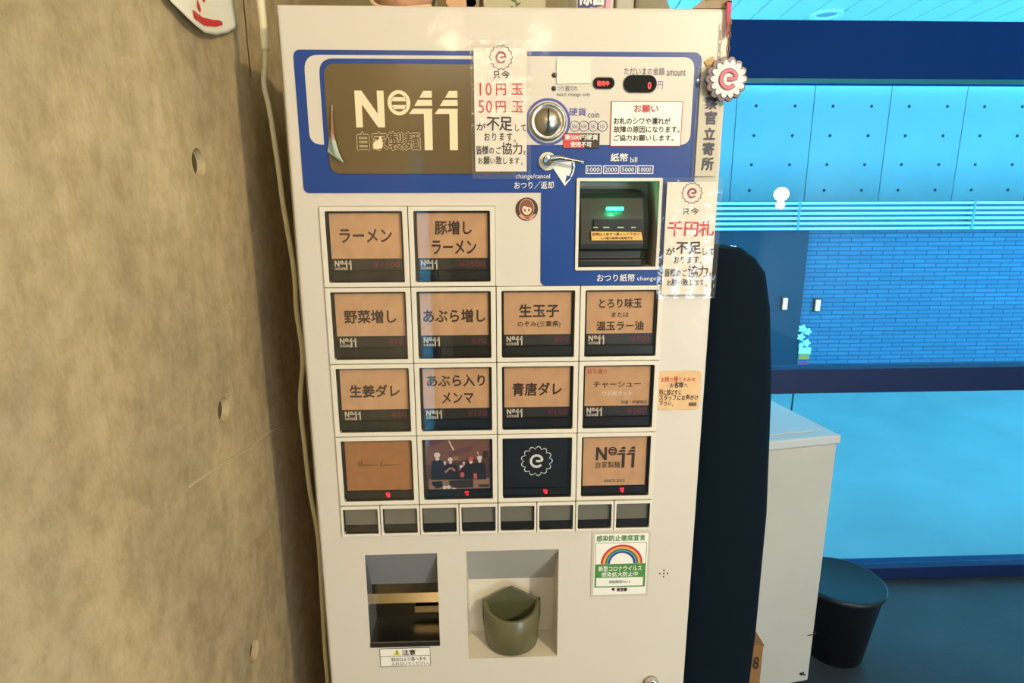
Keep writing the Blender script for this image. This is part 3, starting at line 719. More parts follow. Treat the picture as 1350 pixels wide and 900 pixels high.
    if kind == 'e':
        mx, mz = cx0+cw*.50, top-ch*.47; R = .0205
        bm = bmesh.new(); band(bm, naruto_outline(mx, mz, R, 13, .10), naruto_outline(mx, mz, R-.0012, 13, .10), yt, yt+.0003); ribbon(bm, e_path(mx, mz, R*.40), .0030, yt, yt+.0003)
        obj('emblem', bm, wprint, b, label='white wavy emblem')
    if kind == 'l':
        bm = bmesh.new(); logo_no11(bm, cx0+cw*.20, top-ch*.21, cw*.62, ch*.43, yt); put_text(bm, 'SINCE 2013', cx0+cw*.34, top-ch*.87, cx0+cw*.67, top-ch*.93, yt, .01); obj('lettering', bm, brownink, b)
    if kind == 'p':
        cols = [mat('photo_wall', (120, 82, 60), .6), mat('photo_duct', (110, 62, 58), .6), mat('photo_lamp', (230, 205, 180), .6), mat('photo_shirt', (24, 18, 18), .6), mat('photo_skin', (190, 130, 108), .6), mat('photo_cap', (226, 216, 208), .6), mat('photo_counter', (150, 118, 88), .6), mat('photo_red', (206, 92, 84), .6), mat('photo_pans', (52, 40, 34), .6)]
        bm = bmesh.new(); y_ = [yt]
        def U(u, v): return (cx0+cw*(u-75)/915, top-ch*(v-85)/650)
        def poly(L, mi): y_[0] -= .00004; prism(bm, [U(*p) for p in L], y_[0], y_[0]+.0002, mi)
        def el(u, v, ru, rv, mi): poly([(u+ru*math.cos(t), v+rv*math.sin(t)) for t in [2*PI*k/18 for k in range(18)]], mi)
        poly([(75, 85), (990, 85), (990, 320), (75, 420)], 0); poly([(90, 95), (340, 95), (170, 190)], 1); poly([(400, 250), (740, 165), (740, 245), (420, 300)], 1)
        poly([(400, 100), (420, 100), (485, 225), (465, 225)], 2); poly([(800, 250), (815, 250), (832, 285), (820, 290)], 2); poly([(890, 240), (960, 240), (960, 330), (890, 340)], 8); poly([(468, 305), (540, 305), (540, 355), (468, 355)], 6)
        poly([(110, 600), (980, 600), (985, 735), (110, 740)], 6)
        for (u, v, w_, cap, hs_) in ((240, 470, 95, 5, 1.3), (348, 470, 60, 5, .55), (425, 500, 110, 5, 1.0), (580, 520, 70, 5, .8), (615, 460, 50, 5, .5), (715, 480, 100, 7, 1.1), (840, 500, 90, 5, 1.1)):
            hy = {240: 300, 348: 390, 425: 355, 580: 450, 615: 395, 715: 350, 840: 340}[u]
            poly([(u-w_, 610), (u-w_*.85, hy+70), (u-w_*.3, hy+45), (u+w_*.3, hy+45), (u+w_*.85, hy+70), (u+w_, 610)], 3)
            el(u, hy+18, 26*hs_, 34*hs_, 4); el(u, hy-12*hs_, 34*hs_, 26*hs_, cap); el(u+4, hy+28*hs_, 20*hs_, 14*hs_, 5)
        poly([(340, 500), (420, 440), (430, 460), (355, 520)], 4); poly([(500, 480), (440, 440), (430, 460), (480, 500)], 4); el(590, 545, 30, 36, 7); poly([(752, 530), (795, 530), (800, 600), (755, 600)], 7)
        poly([(160, 630), (300, 625), (310, 700), (220, 720), (150, 660)], 3); poly([(400, 620), (740, 610), (745, 715), (520, 720), (410, 690)], 8); poly([(820, 680), (970, 680), (965, 712), (830, 712)], 8)
        el(337, 708, 30, 24, 5); el(393, 705, 28, 24, 5); el(470, 726, 34, 7, 5)
        obj('photo_print', bm, cols, b, label='flat group photo print')
    if r == 3:
        lxp = ix0+(ix1-ix0)*(.62 if c != 2 else .63); zt_ = (iz0+.0022+ztab-.001)/2
        bm = bmesh.new()
        for dx in (-.0025, .0003): box(bm, lxp+dx, lxp+dx+.0018, WD-.0058, WD-.005, zt_-.0004, zt_+.0022)
        box(bm, lxp-.001, lxp+.0021, WD-.0058, WD-.005, zt_-.0032, zt_-.0018)
        obj('lit_dots', bm, mat('led_dim', (255, 50, 60), .5, emit=(255, 30, 40), es=1.2) if c == 1 else ledred, b)
    def mk(): return obj('clear_cover', B(ix0, ix1, -.0015, -.0005, iz0, iz1), pane_m, b)
    shared('cover', mk, L, b, 'clear_cover')

# ---- the row of eight small blank buttons
zt1, zt0 = H-4*QZ, H-4*QZ-.0440
for k in range(8):
    x0, x1 = k*.05, k*.05+.05; L = (x0, 0, zt0)
    def mk():
        bm = bmesh.new(); band(bm, rrect(x0+.0005, x1-.0005, zt0+.0005, zt1-.0012, .001, 2), rrect(x0+.0032, x1-.0032, zt0+.004, zt1-.0055, .001, 2), -.0035, .004)
        return obj('small_button', bm, frame_white, tm, bevel=.0005)
    b = shared('sframe', mk, L, tm, 'small_button')
    a0, a1, c0, c1 = x0+.0032, x1-.0032, zt0+.004, zt1-.0055
    def mk():
        bm = bmesh.new(); box(bm, a0, a1, -.002, .006, c0, c1); bm.faces.ensure_lookup_table()
        bmesh.ops.delete(bm, geom=[bm.faces[0]], context='FACES_ONLY'); return obj('button_well', bm, grey, b)
    shared('swell', mk, L, b, 'button_well')
    def mk(): return obj('label_card', B(a0+.001, a1-.001, .003, .005, c0+.010, c1-.001), mat('blank_grey_card', (120, 118, 104), .6), b)
    shared('scard', mk, L, b, 'label_card')
    def mk(): return obj('press_tab', P(rrect(a0+.0015, a1-.0015, c0+.001, c0+.0095, .0015, 3), .001, .005), mat('tab_black'), b)
    shared('stab', mk, L, b, 'press_tab')
    def mk(): return obj('clear_cover', B(a0, a1, -.0015, -.0005, c0, c1), pane_m, b)
    shared('scover', mk, L, b, 'clear_cover')

# ---- change opening with steel ledges
recess('change_pocket', chg, 0.10, mat('pocket_steel', (104, 106, 110), .4, metal=.3))
x0, x1, z0, z1 = chg
sm = mat('ledge_steel', (128, 116, 90), .22, metal=1, bump=.05, bs=14)
hz = at(530, 768, 1, .030).z; bm = bmesh.new(); bm.faces.new([bm.verts.new(p) for p in ((x0, .0005, z1), (x1, .0005, z1), (x1, .030, hz), (x0, .030, hz))]); o = obj_flat('hood_plate', bm, mat('hood_grey', (128, 130, 134), .5), tm); o.modifiers.new('t', 'SOLIDIFY').thickness = .001
obj('ledge', B(x0, x1, .030, .034, hz-.0145, hz+.0012), sm, tm); 
bm = bmesh.new(); prism(bm, [(x0, hz-.016), (x1, hz-.016), (x1, hz-.0145), (x0, hz-.0145)], .030, .05); obj('ledge_return', bm, sm, tm)
obj('back_shadow', B(x0, x1, .05, .055, z0, .905), mat('pocket_shade', (30, 28, 20), .2, metal=.6), tm)  # dark sheet standing in for the shade at the pocket's back
bm = bmesh.new(); v = [(x0, .034, .861), (x1, .034, .861), (x1, .048, .883), (x0, .048, .883)]
bm.faces.new([bm.verts.new(p) for p in v]); o = obj_flat('ledge', bm, sm, tm); o.modifiers.new('t', 'SOLIDIFY').thickness = .0015
for a in (.087, .104):
    bm = bmesh.new(); lathe(bm, [(.0016, 0), (.0016, .0008), (.0005, .001)], (a, .030, hz-.006), 'y', 12); obj('rivet', bm, blackm, tm)
obj('ledge', B(x0+.055, x1, .044, .046, .838, .848), sm, tm)
obj('sill', B(x0-.0003, x1+.0003, -.0008, .05, .8256, .8275), steel, tm)
obj('lower_lip', B(x0, x1, -.0015, .003, .8195, .8256), black, tm)

# ---- coin cup
x0, x1, z0, z1 = cup
rc = recess('cup_recess', cup, 0.055, mat('recess_enamel', (214, 208, 192), .45, bump=.05))
hz = at(675, 761, 1, .0545).z; bm = bmesh.new(); bm.faces.new([bm.verts.new(p) for p in ((x0, .0005, z1), (x1, .0005, z1), (x1, .0545, hz), (x0, .0545, hz))]); o = obj_flat('hood_plate', bm, mat('hood_pale_grey', (178, 178, 172), .5), tm); o.modifiers.new('t', 'SOLIDIFY').thickness = .001
cc = 0.2185; R = .040
bm = bmesh.new(); n = 40; zb, zm = .7985, .8525
def zrim(a):   # a: angle, 0 = right, -90 deg = front
    return zm
outer_b, outer_t, inner_t, inner_b = [], [], [], []
for k in range(n+1):
    a = PI+PI*k/n; cxx, cyy = math.cos(a), math.sin(a)
    yb = .038
    for L_, rr, zz in ((outer_b, R*.93, zb), (outer_t, R, zm+.006*(1+cyy)), (inner_t, R*.86, zm+.006*(1+cyy)), (inner_b, R*.5, zb+.012)):
        L_.append(bm.verts.new((cc+cxx*rr, yb+cyy*rr*1.05, zz)))
for A_, B_ in ((outer_b, outer_t), (outer_t, inner_t), (inner_t, inner_b)):
    for k in range(n): bm.faces.new((A_[k], A_[k+1], B_[k+1], B_[k]))
bm.faces.new(outer_b)
bm.faces.new(inner_b)
cupm = mat('olive_cup_plastic', (98, 96, 66), .35, coat=.1)
cpo = obj('coin_cup', bm, cupm, tm, smooth=False, label='olive green plastic coin cup')
for p in cpo.data.polygons: p.use_smooth = len(p.vertices) == 4
cpo.modifiers.new('b', 'BEVEL').width = .001; cpo.modifiers['b'].limit_method = 'ANGLE'
# back board of the cup: pentagon with a peak, and a sloping throat
obj('cup_back', P([(cc-.037, zb), (cc+.037, zb), (cc+.041, .835), (cc+.041, .8590), (cc+.037, .8585), (cc, .8790), (cc-.037, .8585), (cc-.041, .8590), (cc-.041, .835)], .038, .042), mat('cup_inside', (84, 86, 62), .3, coat=.2), cpo, bevel=.0008)
bm = bmesh.new(); prev = None
for k in range(13):
    a = PI+PI*k/12
    cur = [bm.verts.new((cc+math.cos(a)*.034*s, .0378+math.sin(a)*.034*s*t_, .848-(1-s)*.03+.0)) for s, t_ in ((1, .9), (.6, .7), (.15, .3))]
    if prev:
        for i in (0, 1): bm.faces.new((prev[i], prev[i+1], cur[i+1], cur[i]))
    prev = cur
obj('cup_throat', bm, mat('cup_inside'), cpo, smooth=True)

# speaker holes and lock
sx, sz = F(875, 755.5)
for k, (dx, dz) in enumerate(((0, 0), (.0052, 0), (-.0052, 0), (0, .0048), (0, -.0048))):
    bm = bmesh.new(); lathe(bm, [(.0011, 0), (.0011, .0003), (.0003, .0003)], (sx+dx, 0, sz+dz), 'y', 10); obj('speaker_hole', bm, blackm, tm)
kx, kz = F(858, 897)
bm = bmesh.new(); lathe(bm, [(.0105, 0), (.0105, .008), (.009, .011), (.0075, .0095), (.003, .009)], (kx, 0, kz-.002), 'y', 32); lk = obj('door_lock', bm, chrome, tm, smooth=True, label='round chrome lock')
bm = bmesh.new(); lathe(bm, [(.006, 0), (.006, .0125), (.001, .0125)], (kx, 0, kz-.002), 'y', 20); obj('keyway', bm, blackm, lk)

# ================================================================ papers and stickers on the machine
def sheet(name, px, y, m, label, cat, thick=.0004, tilt=0.0, r=.0005, parent=None, group=None):
    """flat sheet over a pixel rectangle of the door plane"""
    x0, z1, x1, z0 = pbox(*px, y)
    cx, cz = (x0+x1)/2, (z0+z1)/2; c, s = math.cos(tilt), math.sin(tilt)
    pts = [(cx+(x-cx)*c-(z-cz)*s, cz+(x-cx)*s+(z-cz)*c) for x, z in rrect(x0, x1, z0, z1, r, 3)]
    o = obj(name, P(pts, y, y+thick), m, parent)
    if label: tag(o, label, cat, group)
    return o
def naruto(parent, a, b, rpx, y, m_line, m_e, w=.0008, lobes=14, ew=.0022):
    x, z = F(a, b, y); r = rpx*.00083
    bm = bmesh.new(); band(bm, naruto_outline(x, z, r, lobes, .08), naruto_outline(x, z, r-w, lobes, .08), y, y+.0003); obj('emblem_outline', bm, m_line, parent)
    bm = bmesh.new(); ribbon(bm, e_path(x, z, r*.42), ew, y-.0001, y+.0003); obj('emblem_letter', bm, m_e, parent)
def notice(film_px, paper_px, y, rows_red, rows_black, em, label, name='handwritten_notice'):
    x0, z1, x1, z0 = pbox(*film_px, y)
    t = thing(name, ((x0+x1)/2, y, z0), label, 'notice')
    a0, b1, a1, b0 = pbox(*paper_px, y)
    obj('paper', B(a0, a1, y, y+.0004, b0, b1), paper, t)
    naruto(t, *em, y-.0004, ink, mat('maroon_ink', (140, 44, 72), .6))
    multi_text('red_writing', rows_red, y-.0003, redink, t, .02, hand=True)
    multi_text('black_writing', rows_black, y-.0003, ink, t, .03, hand=True)
    bm = bmesh.new(); n = 14; V = [[bm.verts.new((x0+(x1-x0)*i/n, y-.0020-.0006*math.sin(i*1.7+j*.9)*math.sin(j*.8), z0+(z1-z0)*j/26)) for i in range(n+1)] for j in range(27)]
    for j in range(26):
        for i in range(n): bm.faces.new((V[j][i], V[j][i+1], V[j+1][i+1], V[j+1][i]))
    o = obj('laminate', bm, film_m, t, smooth=True)
    return t
notice((621, 53, 700, 236), (625.5, 63, 694.5, 226), -.0045,
       [('10', (628, 109, 649, 126)), ('円', (653, 109, 668, 126)), ('玉', (674, 109, 690, 126)), ('50', (629, 132, 650, 149)), ('円', (653, 132, 668, 149)), ('玉', (674, 132, 690, 149))],
       [('只', (650, 93, 659, 104)), ('今', (661, 93, 672, 104)), ('が', (627, 161, 642, 173)), ('不足', (641, 153, 676, 173), .03), ('して', (677, 162, 695, 174)), ('おります。', (637, 173, 686, 187)),
        ('皆様のご', (627, 192, 661, 204)), ('協力', (661, 188, 689, 204), .02), ('を', (688, 194, 696, 205)), ('お願い致します。', (629, 206, 694, 217))],
       (660.5, 75.5, 15.5), 'laminated handwritten notice with red 10円玉 50円玉 over the blue header')
notice((868, 234, 947.5, 393), (876, 240, 941, 388), -.0065,
       [('千円札', (880, 291, 942, 312), .03)],
       [('只', (900, 274, 909, 283)), ('今', (911, 274, 922, 283)), ('が', (877, 325, 891, 337)), ('不足', (891, 318, 924, 335), .03), ('して', (924, 325, 943, 337)), ('おります。', (887, 336, 931, 348)),
        ('皆様のご', (876, 354, 906, 365)), ('協力', (906, 350, 934, 366), .02), ('を', (933, 355, 941, 365)), ('お願い致します。', (878, 367, 937, 377))],
       (912.5, 254.5, 14.5), 'laminated handwritten notice with red 千円札 at the right edge of the machine')
# printed request sticker
t = sheet('request_sticker', (805, 133, 899, 193), -.0022, redink, 'white sticker with thin red border headed お願い in red', 'sticker')
x0, z1, x1, z0 = pbox(806, 134, 898, 192, -.0024); obj('sticker_face', B(x0, x1, -.0025, -.0022, z0, z1), wprint, t)
text('red_lettering', 'お願い', (836, 138, 868, 148.5), -.0028, mat('request_red', (190, 40, 50), .6), t, .03)
multi_text('lettering', [('お札のシワや濡れが', (809, 155, 884, 164)), ('故障の原因になります。', (809, 166, 896, 175)), ('ご協力お願いします。', (809, 177.5, 888, 186))], -.0028, ink, t, .025)
t = sheet('coin_sticker', (743, 175.5, 790.5, 195), -.0024, mat('sticker_black', (48, 34, 34), .5), 'small black and red sticker reading 新500円硬貨 使用不可', 'sticker', tilt=-.01)
x0, z1 = F(743, 176, -.0026); x1, z0 = F(760, 195, -.0026); xm, _ = F(766, 185, -.0026)
obj('red_field', P([(x0, z1), (xm, z1), (x1+.003, (z0+z1)/2), (xm+.004, z0), (x0, z0)], -.0027, -.0024), mat('sticker_red', (200, 62, 66), .5), t)
multi_text('lettering', [('新500円硬貨', (745, 177, 788.5, 184.5)), ('使用不可', (752, 186.5, 780, 194))], -.0030, wprint, t, .025)
sheet('blank_paper_slip', (734, 77, 779, 110), -.0024, paper, 'blank cream paper slip taped above the coin slot', 'paper', tilt=.03)
# police strip
t = sheet('vertical_strip_sign', (920.5, 88, 946.5, 232), -.0030, mat('strip_paper', (222, 216, 200), .6), 'vertical white strip with dark characters 警察官立寄所 on the right edge', 'sign', thick=.0008)
x0 = F(921, 160)[0]
rows = [('警', (931, 106, 947, 125)), ('察', (929.5, 126.5, 946, 144.5)), ('官', (929, 146, 945, 165)), ('立', (927.5, 168, 943.5, 184.5)), ('寄', (926, 187, 942, 205)), ('所', (924.5, 207, 941, 225))]
multi_text('lettering', rows, -.0034, mat('strip_ink', (44, 44, 78), .6), t, .055)
x0, z1, x1, z0 = pbox(916, 88, 951.5, 236, -.0042); obj('laminate', B(x0, x1, -.0042, -.0038, z0, z1), clear_mat('strip_film', (252, 252, 250), 1.2, .12, film=.04, bump=.2, bs=40), t)
sheet('tape_scrap', (931, 76, 943, 88), -.0018, mat('old_tape', (206, 176, 120), .6, var=.2, vs=200), 'torn yellowed tape scrap above the vertical strip', 'tape', tilt=.6)
# kraft takeaway sticker
t = sheet('kraft_sticker', (867.5, 489, 923.5, 540), -.0012, mat('kraft_sticker_paper', (222, 186, 140), .7, var=.08, vs=70), 'small rounded kraft sticker with red and black writing beside the menu buttons', 'sticker', r=.005)
multi_text('red_writing', [('お持ち帰りのみの', (871, 496, 917, 503.5))], -.0016, redink, t, .02, hand=True)
multi_text('black_writing', [('お客様へ', (883, 503.5, 907, 511)), ('列に並ばずに', (869, 513, 899, 521)), ('スタッフにお声がけ', (869, 520, 921, 528)), ('下さい。', (869, 528, 891, 535))], -.0016, ink, t, .02, hand=True)
c = pbox(908, 530.5, 918, 535, -.0015); obj('stamp_mark', B(c[0], c[2], -.0016, -.0012, c[3], c[1]), mat('stamp_grey', (110, 90, 66), .7), t)
# rainbow sticker
t = sheet('rainbow_sticker', (779.5, 702, 856, 786), -.0010, mat('clear_edge', (196, 192, 176), .4), 'rainbow sticker with green band reading 感染防止徹底宣言 below the small buttons', 'sticker', r=.001)
c = pbox(783, 703.5, 853, 783, -.0013); obj('sticker_face', B(c[0], c[2], -.0014, -.0010, c[3], c[1]), wprint, t)
text('green_lettering', '感染防止徹底宣言', (786.5, 705, 851, 713), -.0017, greenink, t, .03)
c = pbox(784.5, 715, 851.5, 773.5, -.0016); bm = bmesh.new(); band(bm, rrect(c[0], c[2], c[3], c[1], .0002, 1), rrect(c[0]+.0006, c[2]-.0006, c[3]+.0006, c[1]-.0006, .0002, 1), -.0016, -.0013); obj('frame_line', bm, mat('thin_grey_line', (120, 116, 100), .6), t)
c = pbox(784.5, 743, 850.5, 773.5, -.0016); obj('green_band', B(c[0], c[2], -.0017, -.0013, c[3], c[1]), mat('band_green', (70, 136, 62), .6), t)
c = pbox(786, 761, 847.5, 772, -.0018); obj('white_box', B(c[0], c[2], -.0019, -.0017, c[3], c[1]), wprint, t)
multi_text('white_lettering', [('新型コロナウイルス', (789, 745.5, 846, 752.5)), ('感染拡大防止中', (793, 753.5, 841, 759.8))], -.0020, wprint, t, .02)
multi_text('lettering', [('取組期間Ver1.2', (803, 764.5, 831, 768.5)), ('東京都', (813, 774.5, 827, 779.5), .04)], -.0022, ink, t)
lx, lz = F(808.5, 777, -.0018); bm = bmesh.new(); prism(bm, [(lx, lz-.0024), (lx+.0024, lz+.0005), (lx+.0016, lz+.0018), (lx, lz+.0022), (lx-.0016, lz+.0018), (lx-.0024, lz+.0005)], -.0018, -.0013); obj('leaf_mark', bm, ink, t)
rx, rz = F(819.5, 742.6, -.0016); ro = (F(847, 742, -.0016)[0]-F(792, 742, -.0016)[0])/2
for k, (c_, a, b) in enumerate((((186, 52, 40), 1.0, .90), ((226, 160, 92), .90, .79), ((50, 110, 60), .79, .71), ((96, 160, 190), .71, .66), ((26, 60, 130), .66, .56))):
    bm = bmesh.new(); band(bm, ell(rx, rz, ro*a, n=36, a0=0, a1=180), ell(rx, rz, ro*b, n=36, a0=0, a1=180), -.0017, -.0013, False); obj('rainbow_arc', bm, mat('rainbow_%s' % 'abcde'[k], c_, .6), t)
# caution label
t = sheet('caution_label', (501, 854, 567.5, 878), -.0008, ink, 'small white caution label reading 注意 under the change opening', 'label', tilt=.01)
c = pbox(501.6, 854.6, 566.9, 877.4, -.0010); obj('label_face', B(c[0], c[2], -.0011, -.0008, c[3], c[1]), wprint, t)
c = pbox(501.6, 864.2, 566.9, 864.8, -.0012); obj('rule_line', B(c[0], c[2], -.0012, -.0010, c[3], c[1]), ink, t)
multi_text('lettering', [('注意', (530, 856, 548, 863.2), .03), ('取出口より奥へ手を', (516, 866, 562, 871)), ('入れないでください。', (516, 872, 566, 876.8))], -.0013, ink, t, .01)
bm = bmesh.new(); prism(bm, Fp([(523.3, 855.6), (527.6, 863.3), (519, 863.3)], -.0012), -.0012, -.0010); w_ = obj('warning_triangle', bm, mat('warning_yellow', (214, 206, 60), .6), t)
text('exclamation', '!', (522.6, 857.8, 524.1, 862.6), -.0014, ink, t, .03)
# round portrait sticker
cx, cz = F(694.5, 275.5); R_ = .0130
t = tag(obj('round_sticker', P(ell(cx, cz, R_), -.0008, 0), mat('sticker_brown', (62, 40, 26), .5)), 'round brown sticker with a short-haired face left of the bill acceptor', 'sticker')
S_ = lambda pts: [(cx+(u-560)/315*R_, cz-(v-460)/330*R_) for u, v in pts]
def lay(name, pts, m, y): obj(name, P(S_(pts), y, y+.0002), m, t)
E_ = lambda u, v, a, b, n=28: [(u+a*math.cos(2*PI*k/n), v+b*math.sin(2*PI*k/n)) for k in range(n)]
lay('halo', E_(555, 430, 212, 262), mat('halo_tan', (206, 158, 120), .6), -.0010); lay('halo_inner', E_(555, 430, 192, 240), mat('sticker_brown'), -.0012)
lay('hair', E_(555, 390, 182, 200), mat('hair_brown', (128, 78, 62), .6), -.0014); lay('face', E_(560, 480, 128, 145), mat('face_cream', (244, 214, 186), .6), -.0016)
lay('fringe', [(420, 420), (455, 360), (520, 385), (600, 410), (720, 430), (735, 380), (700, 270), (600, 215), (480, 230), (400, 300), (390, 400)], mat('hair_brown'), -.0018)
lay('eye', E_(505, 492, 30, 48), mat('eye_brown', (128, 96, 76), .6), -.0018); lay('eye', E_(620, 488, 30, 48), mat('eye_brown'), -.0018); lay('mouth', E_(560, 568, 36, 10), mat('eye_brown'), -.0018)
lay('banner', rounded([(330, 640), (400, 600), (480, 690), (600, 715), (770, 590), (810, 620), (700, 750), (560, 775), (420, 730)], 8), mat('banner_pink', (214, 150, 132), .6), -.0018)
lay('banner_text', [(520, 705), (620, 705), (620, 745), (520, 745)], mat('eye_brown'), -.0020)

# ================================================================ keychain charm hanging from the top corner
kx, kz = F(957.5, 104.5, -.012); KR = .0235
t = thing('keychain_charm', (kx, -.012, kz), 'white wavy charm with a pink e on a short chain at the machine corner', 'charm')
obj('rim', P(naruto_outline(kx, kz, KR, 14, .07), -.0135, -.0085), mat('charm_rim', (86, 66, 86), .3, coat=.5), t, bevel=.0005)
obj('charm_face', P(naruto_outline(kx+.0012, kz-.0002, KR*.84, 14, .115), -.0150, -.0132), mat('charm_white', (232, 226, 216), .4), t, bevel=.0003)
bm = bmesh.new(); ribbon(bm, e_path(kx+.0012, kz-.0005, KR*.40), .0048, -.0162, -.0145); obj('charm_letter', bm, mat('charm_outline', (124, 60, 84), .5), t)
bm = bmesh.new(); ribbon(bm, e_path(kx+.0012, kz-.0005, KR*.40), .0030, -.0166, -.0160); obj('charm_letter', bm, mat('charm_pink', (206, 104, 130), .5), t, label='pink letter')
l0 = None
for k in range(6):
    z = kz+KR+.001+k*.0066
    bm = bmesh.new(); tube(bm, [(kx+(.0018*math.cos(a) if k % 2 else 0), -.011+(0 if k % 2 else .0018*math.cos(a)), z+.0042*math.sin(a)) for a in [2*PI*q/12 for q in range(13)]], .0006, 6, False)
    obj('chain_link', bm, mat('brass', (176, 150, 96), .3, metal=1), t)

# ================================================================ things standing on top of the machine (z = ZT)
def base(px, y): return at(px, 10, 1, y).x
TZ = ZT
x0, x1 = base(495, .09), base(570, .09)
t = thing('pink_plush_pouch', ((x0+x1)/2, .10, TZ), 'rounded pinkish brown pouch lying on top of the machine at left', 'pouch')
bm = bmesh.new(); bmesh.ops.create_uvsphere(bm, u_segments=32, v_segments=16, radius=1, matrix=Matrix.Translation(((x0+x1)/2, .10, TZ+.045)) @ Matrix.Diagonal(((x1-x0)/2*1.12, .045, .045, 1)))
obj('pouch_body', bm, mat('pouch_skin', (196, 150, 116), .8, var=.25, vs=60, bump=.3, bs=90), t, smooth=True)
bm = bmesh.new(); tube(bm, spline([(x0-.006, .10, TZ+.055), (x0+.002, .065, TZ+.02), ((x0+x1)/2, .052, TZ+.012), (x1, .07, TZ+.02)], 6), .0022, 8); obj('piping', bm, mat('pouch_piping', (222, 190, 150), .8), t, smooth=True)
x0, x1 = base(577, .08), base(637, .08)
t = thing('brown_photo_card', ((x0+x1)/2, .08, TZ), 'brown photo card with a pale oval leaning at the wall above the machine', 'card')
obj('card', B(x0, x1, .078, .083, TZ, TZ+.10), mat('card_brown', (104, 84, 42), .6), t)
xa = x0+.022; za = TZ+.016
obj('pale_oval', P(ell(xa+.006, za+.010, .018, .008, 24), .0768, .078), mat('card_flesh', (204, 160, 126), .6), t); obj('dark_stroke', P([(xa-.012, za+.001), (xa+.016, za-.005), (xa+.018, za-.003), (xa-.010, za+.004)], .0764, .0768), mat('card_dark', (70, 52, 34), .6), t)
obj('grey_patch', P(ell(x1-.012, za+.012, .008, .014, 20), .0768, .078), mat('card_grey', (140, 130, 104), .6), t)
x0, x1 = base(638, .07), base(719, .07)
t = thing('pale_sprig_card', ((x0+x1)/2, .07, TZ), 'pale grey green card with a drawn green sprig on top of the machine', 'card')
obj('card', B(x0, x1, .068, .072, TZ, TZ+.11), mat('card_sage', (176, 172, 140), .6), t)
gx = base(680, .067); bm = bmesh.new()
ribbon(bm, [(gx, TZ+.012), (gx+.001, TZ+.022), (gx-.001, TZ+.034), (gx+.003, TZ+.05)], .0012, .0672, .068)
for k in range(7):
    zz = TZ+.016+k*.004; sg = 1 if k % 2 else -1
    prism(bm, [(gx, zz), (gx+sg*.004, zz+.001), (gx+sg*.0065, zz+.004), (gx+sg*.002, zz+.003)], .0670, .0672)
obj('sprig', bm, mat('sprig_green', (92, 110, 62), .7), t)
# disinfectant refill pack
x0, x1 = base(752, .07), base(812, .07)
t = thing('sanitizer_refill_pack', ((x0+x1)/2, .085, TZ), 'white, navy and pink refill pack marked 除菌 on top of the machine', 'package')
bm = bmesh.new()
prev = None
for zz, d in ((0, .022), (.03, .024), (.10, .018), (.15, .004)):
    cur = [bm.verts.new((x, y, TZ+zz)) for x, y in ((x0, .085), (x0+.006, .085-d), (x1-.006, .085-d), (x1, .085), (x1-.006, .085+d), (x0+.006, .085+d))]
    if prev:
        for i in range(6): bm.faces.new((prev[i], prev[(i+1) % 6], cur[(i+1) % 6], cur[i]))
    else: bm.faces.new(cur)
    prev = cur
bm.faces.new(prev)
obj('pouch_body', bm, mat('pack_white', (226, 222, 220), .35), t)
yb = .0595
bx = x0+.0075; bw = x1-x0-.015
obj('navy_field', B(bx, bx+bw*.82, yb, yb+.0012, TZ+.011, TZ+.045), mat('pack_navy', (58, 58, 120), .5), t)
obj('pink_field', B(bx+bw*.83, bx+bw, yb, yb+.0012, TZ+.011, TZ+.045), mat('pack_pink', (216, 160, 176), .5), t)
obj('red_band', P([(bx+bw*.35, TZ+.0095), (bx+bw*.82, TZ+.013), (bx+bw*.82, TZ+.019), (bx+bw*.35, TZ+.0150)], yb-.0004, yb), mat('pack_red', (206, 96, 84), .5), t)
bm = bmesh.new(); put_text(bm, '除菌', bx+.002, TZ+.041, bx+bw*.80, TZ+.0185, yb-.0006, .05); obj_flat('white_lettering', bm, wprint, t)
bm = bmesh.new(); put_text(bm, 'アルコールスプレー', bx+bw*.37, TZ+.0180, bx+bw*.80, TZ+.0125, yb-.0009, .03, .06); obj_flat('white_lettering', bm, wprint, t)
x0, x1 = base(812.5, .08), base(836, .08)
t = thing('clear_grey_case', ((x0+x1)/2, .09, TZ), 'slim pale grey case standing right of the refill pack', 'case')
obj('case_body', B(x0, x1, .08, .10, TZ, TZ+.09), mat('case_pale', (168, 164, 146), .35), t, bevel=.002); obj('lid', B(x0-.0005, x1+.0005, .0795, .1005, TZ+.09, TZ+.097), mat('case_lid', (120, 116, 104), .4), t, bevel=.001)
x0, x1 = base(837, .12), base(900, .12)
t = thing('grey_fabric_bag', ((x0+x1)/2, .13, TZ), 'dark grey bag with a slanting right side on top of the machine', 'bag')
obj('bag_body', P([(x0, TZ), (x1, TZ), (x1-.030, TZ+.07), (x0, TZ+.09)], .12, .16), mat('bag_grey', (146, 140, 122), .8, bump=.3, bs=120), t, bevel=.004)
bm = bmesh.new(); tube(bm, spline([(x0+.006, .125, TZ+.088), (x0+.012, .128, TZ+.115), (x0+.03, .13, TZ+.112), (x0+.036, .128, TZ+.08)], 6), .002, 8); obj('handle', bm, mat('bag_strap', (90, 84, 70), .8), t, smooth=True)
mx0, mx1 = base(843, .03), base(878, .03)
t = thing('moss_tuft', ((mx0+mx1)/2, .035, TZ), 'small tuft of green moss on the machine top by the grey bag', 'plant')
bm = bmesh.new(); rr = random.Random(5)
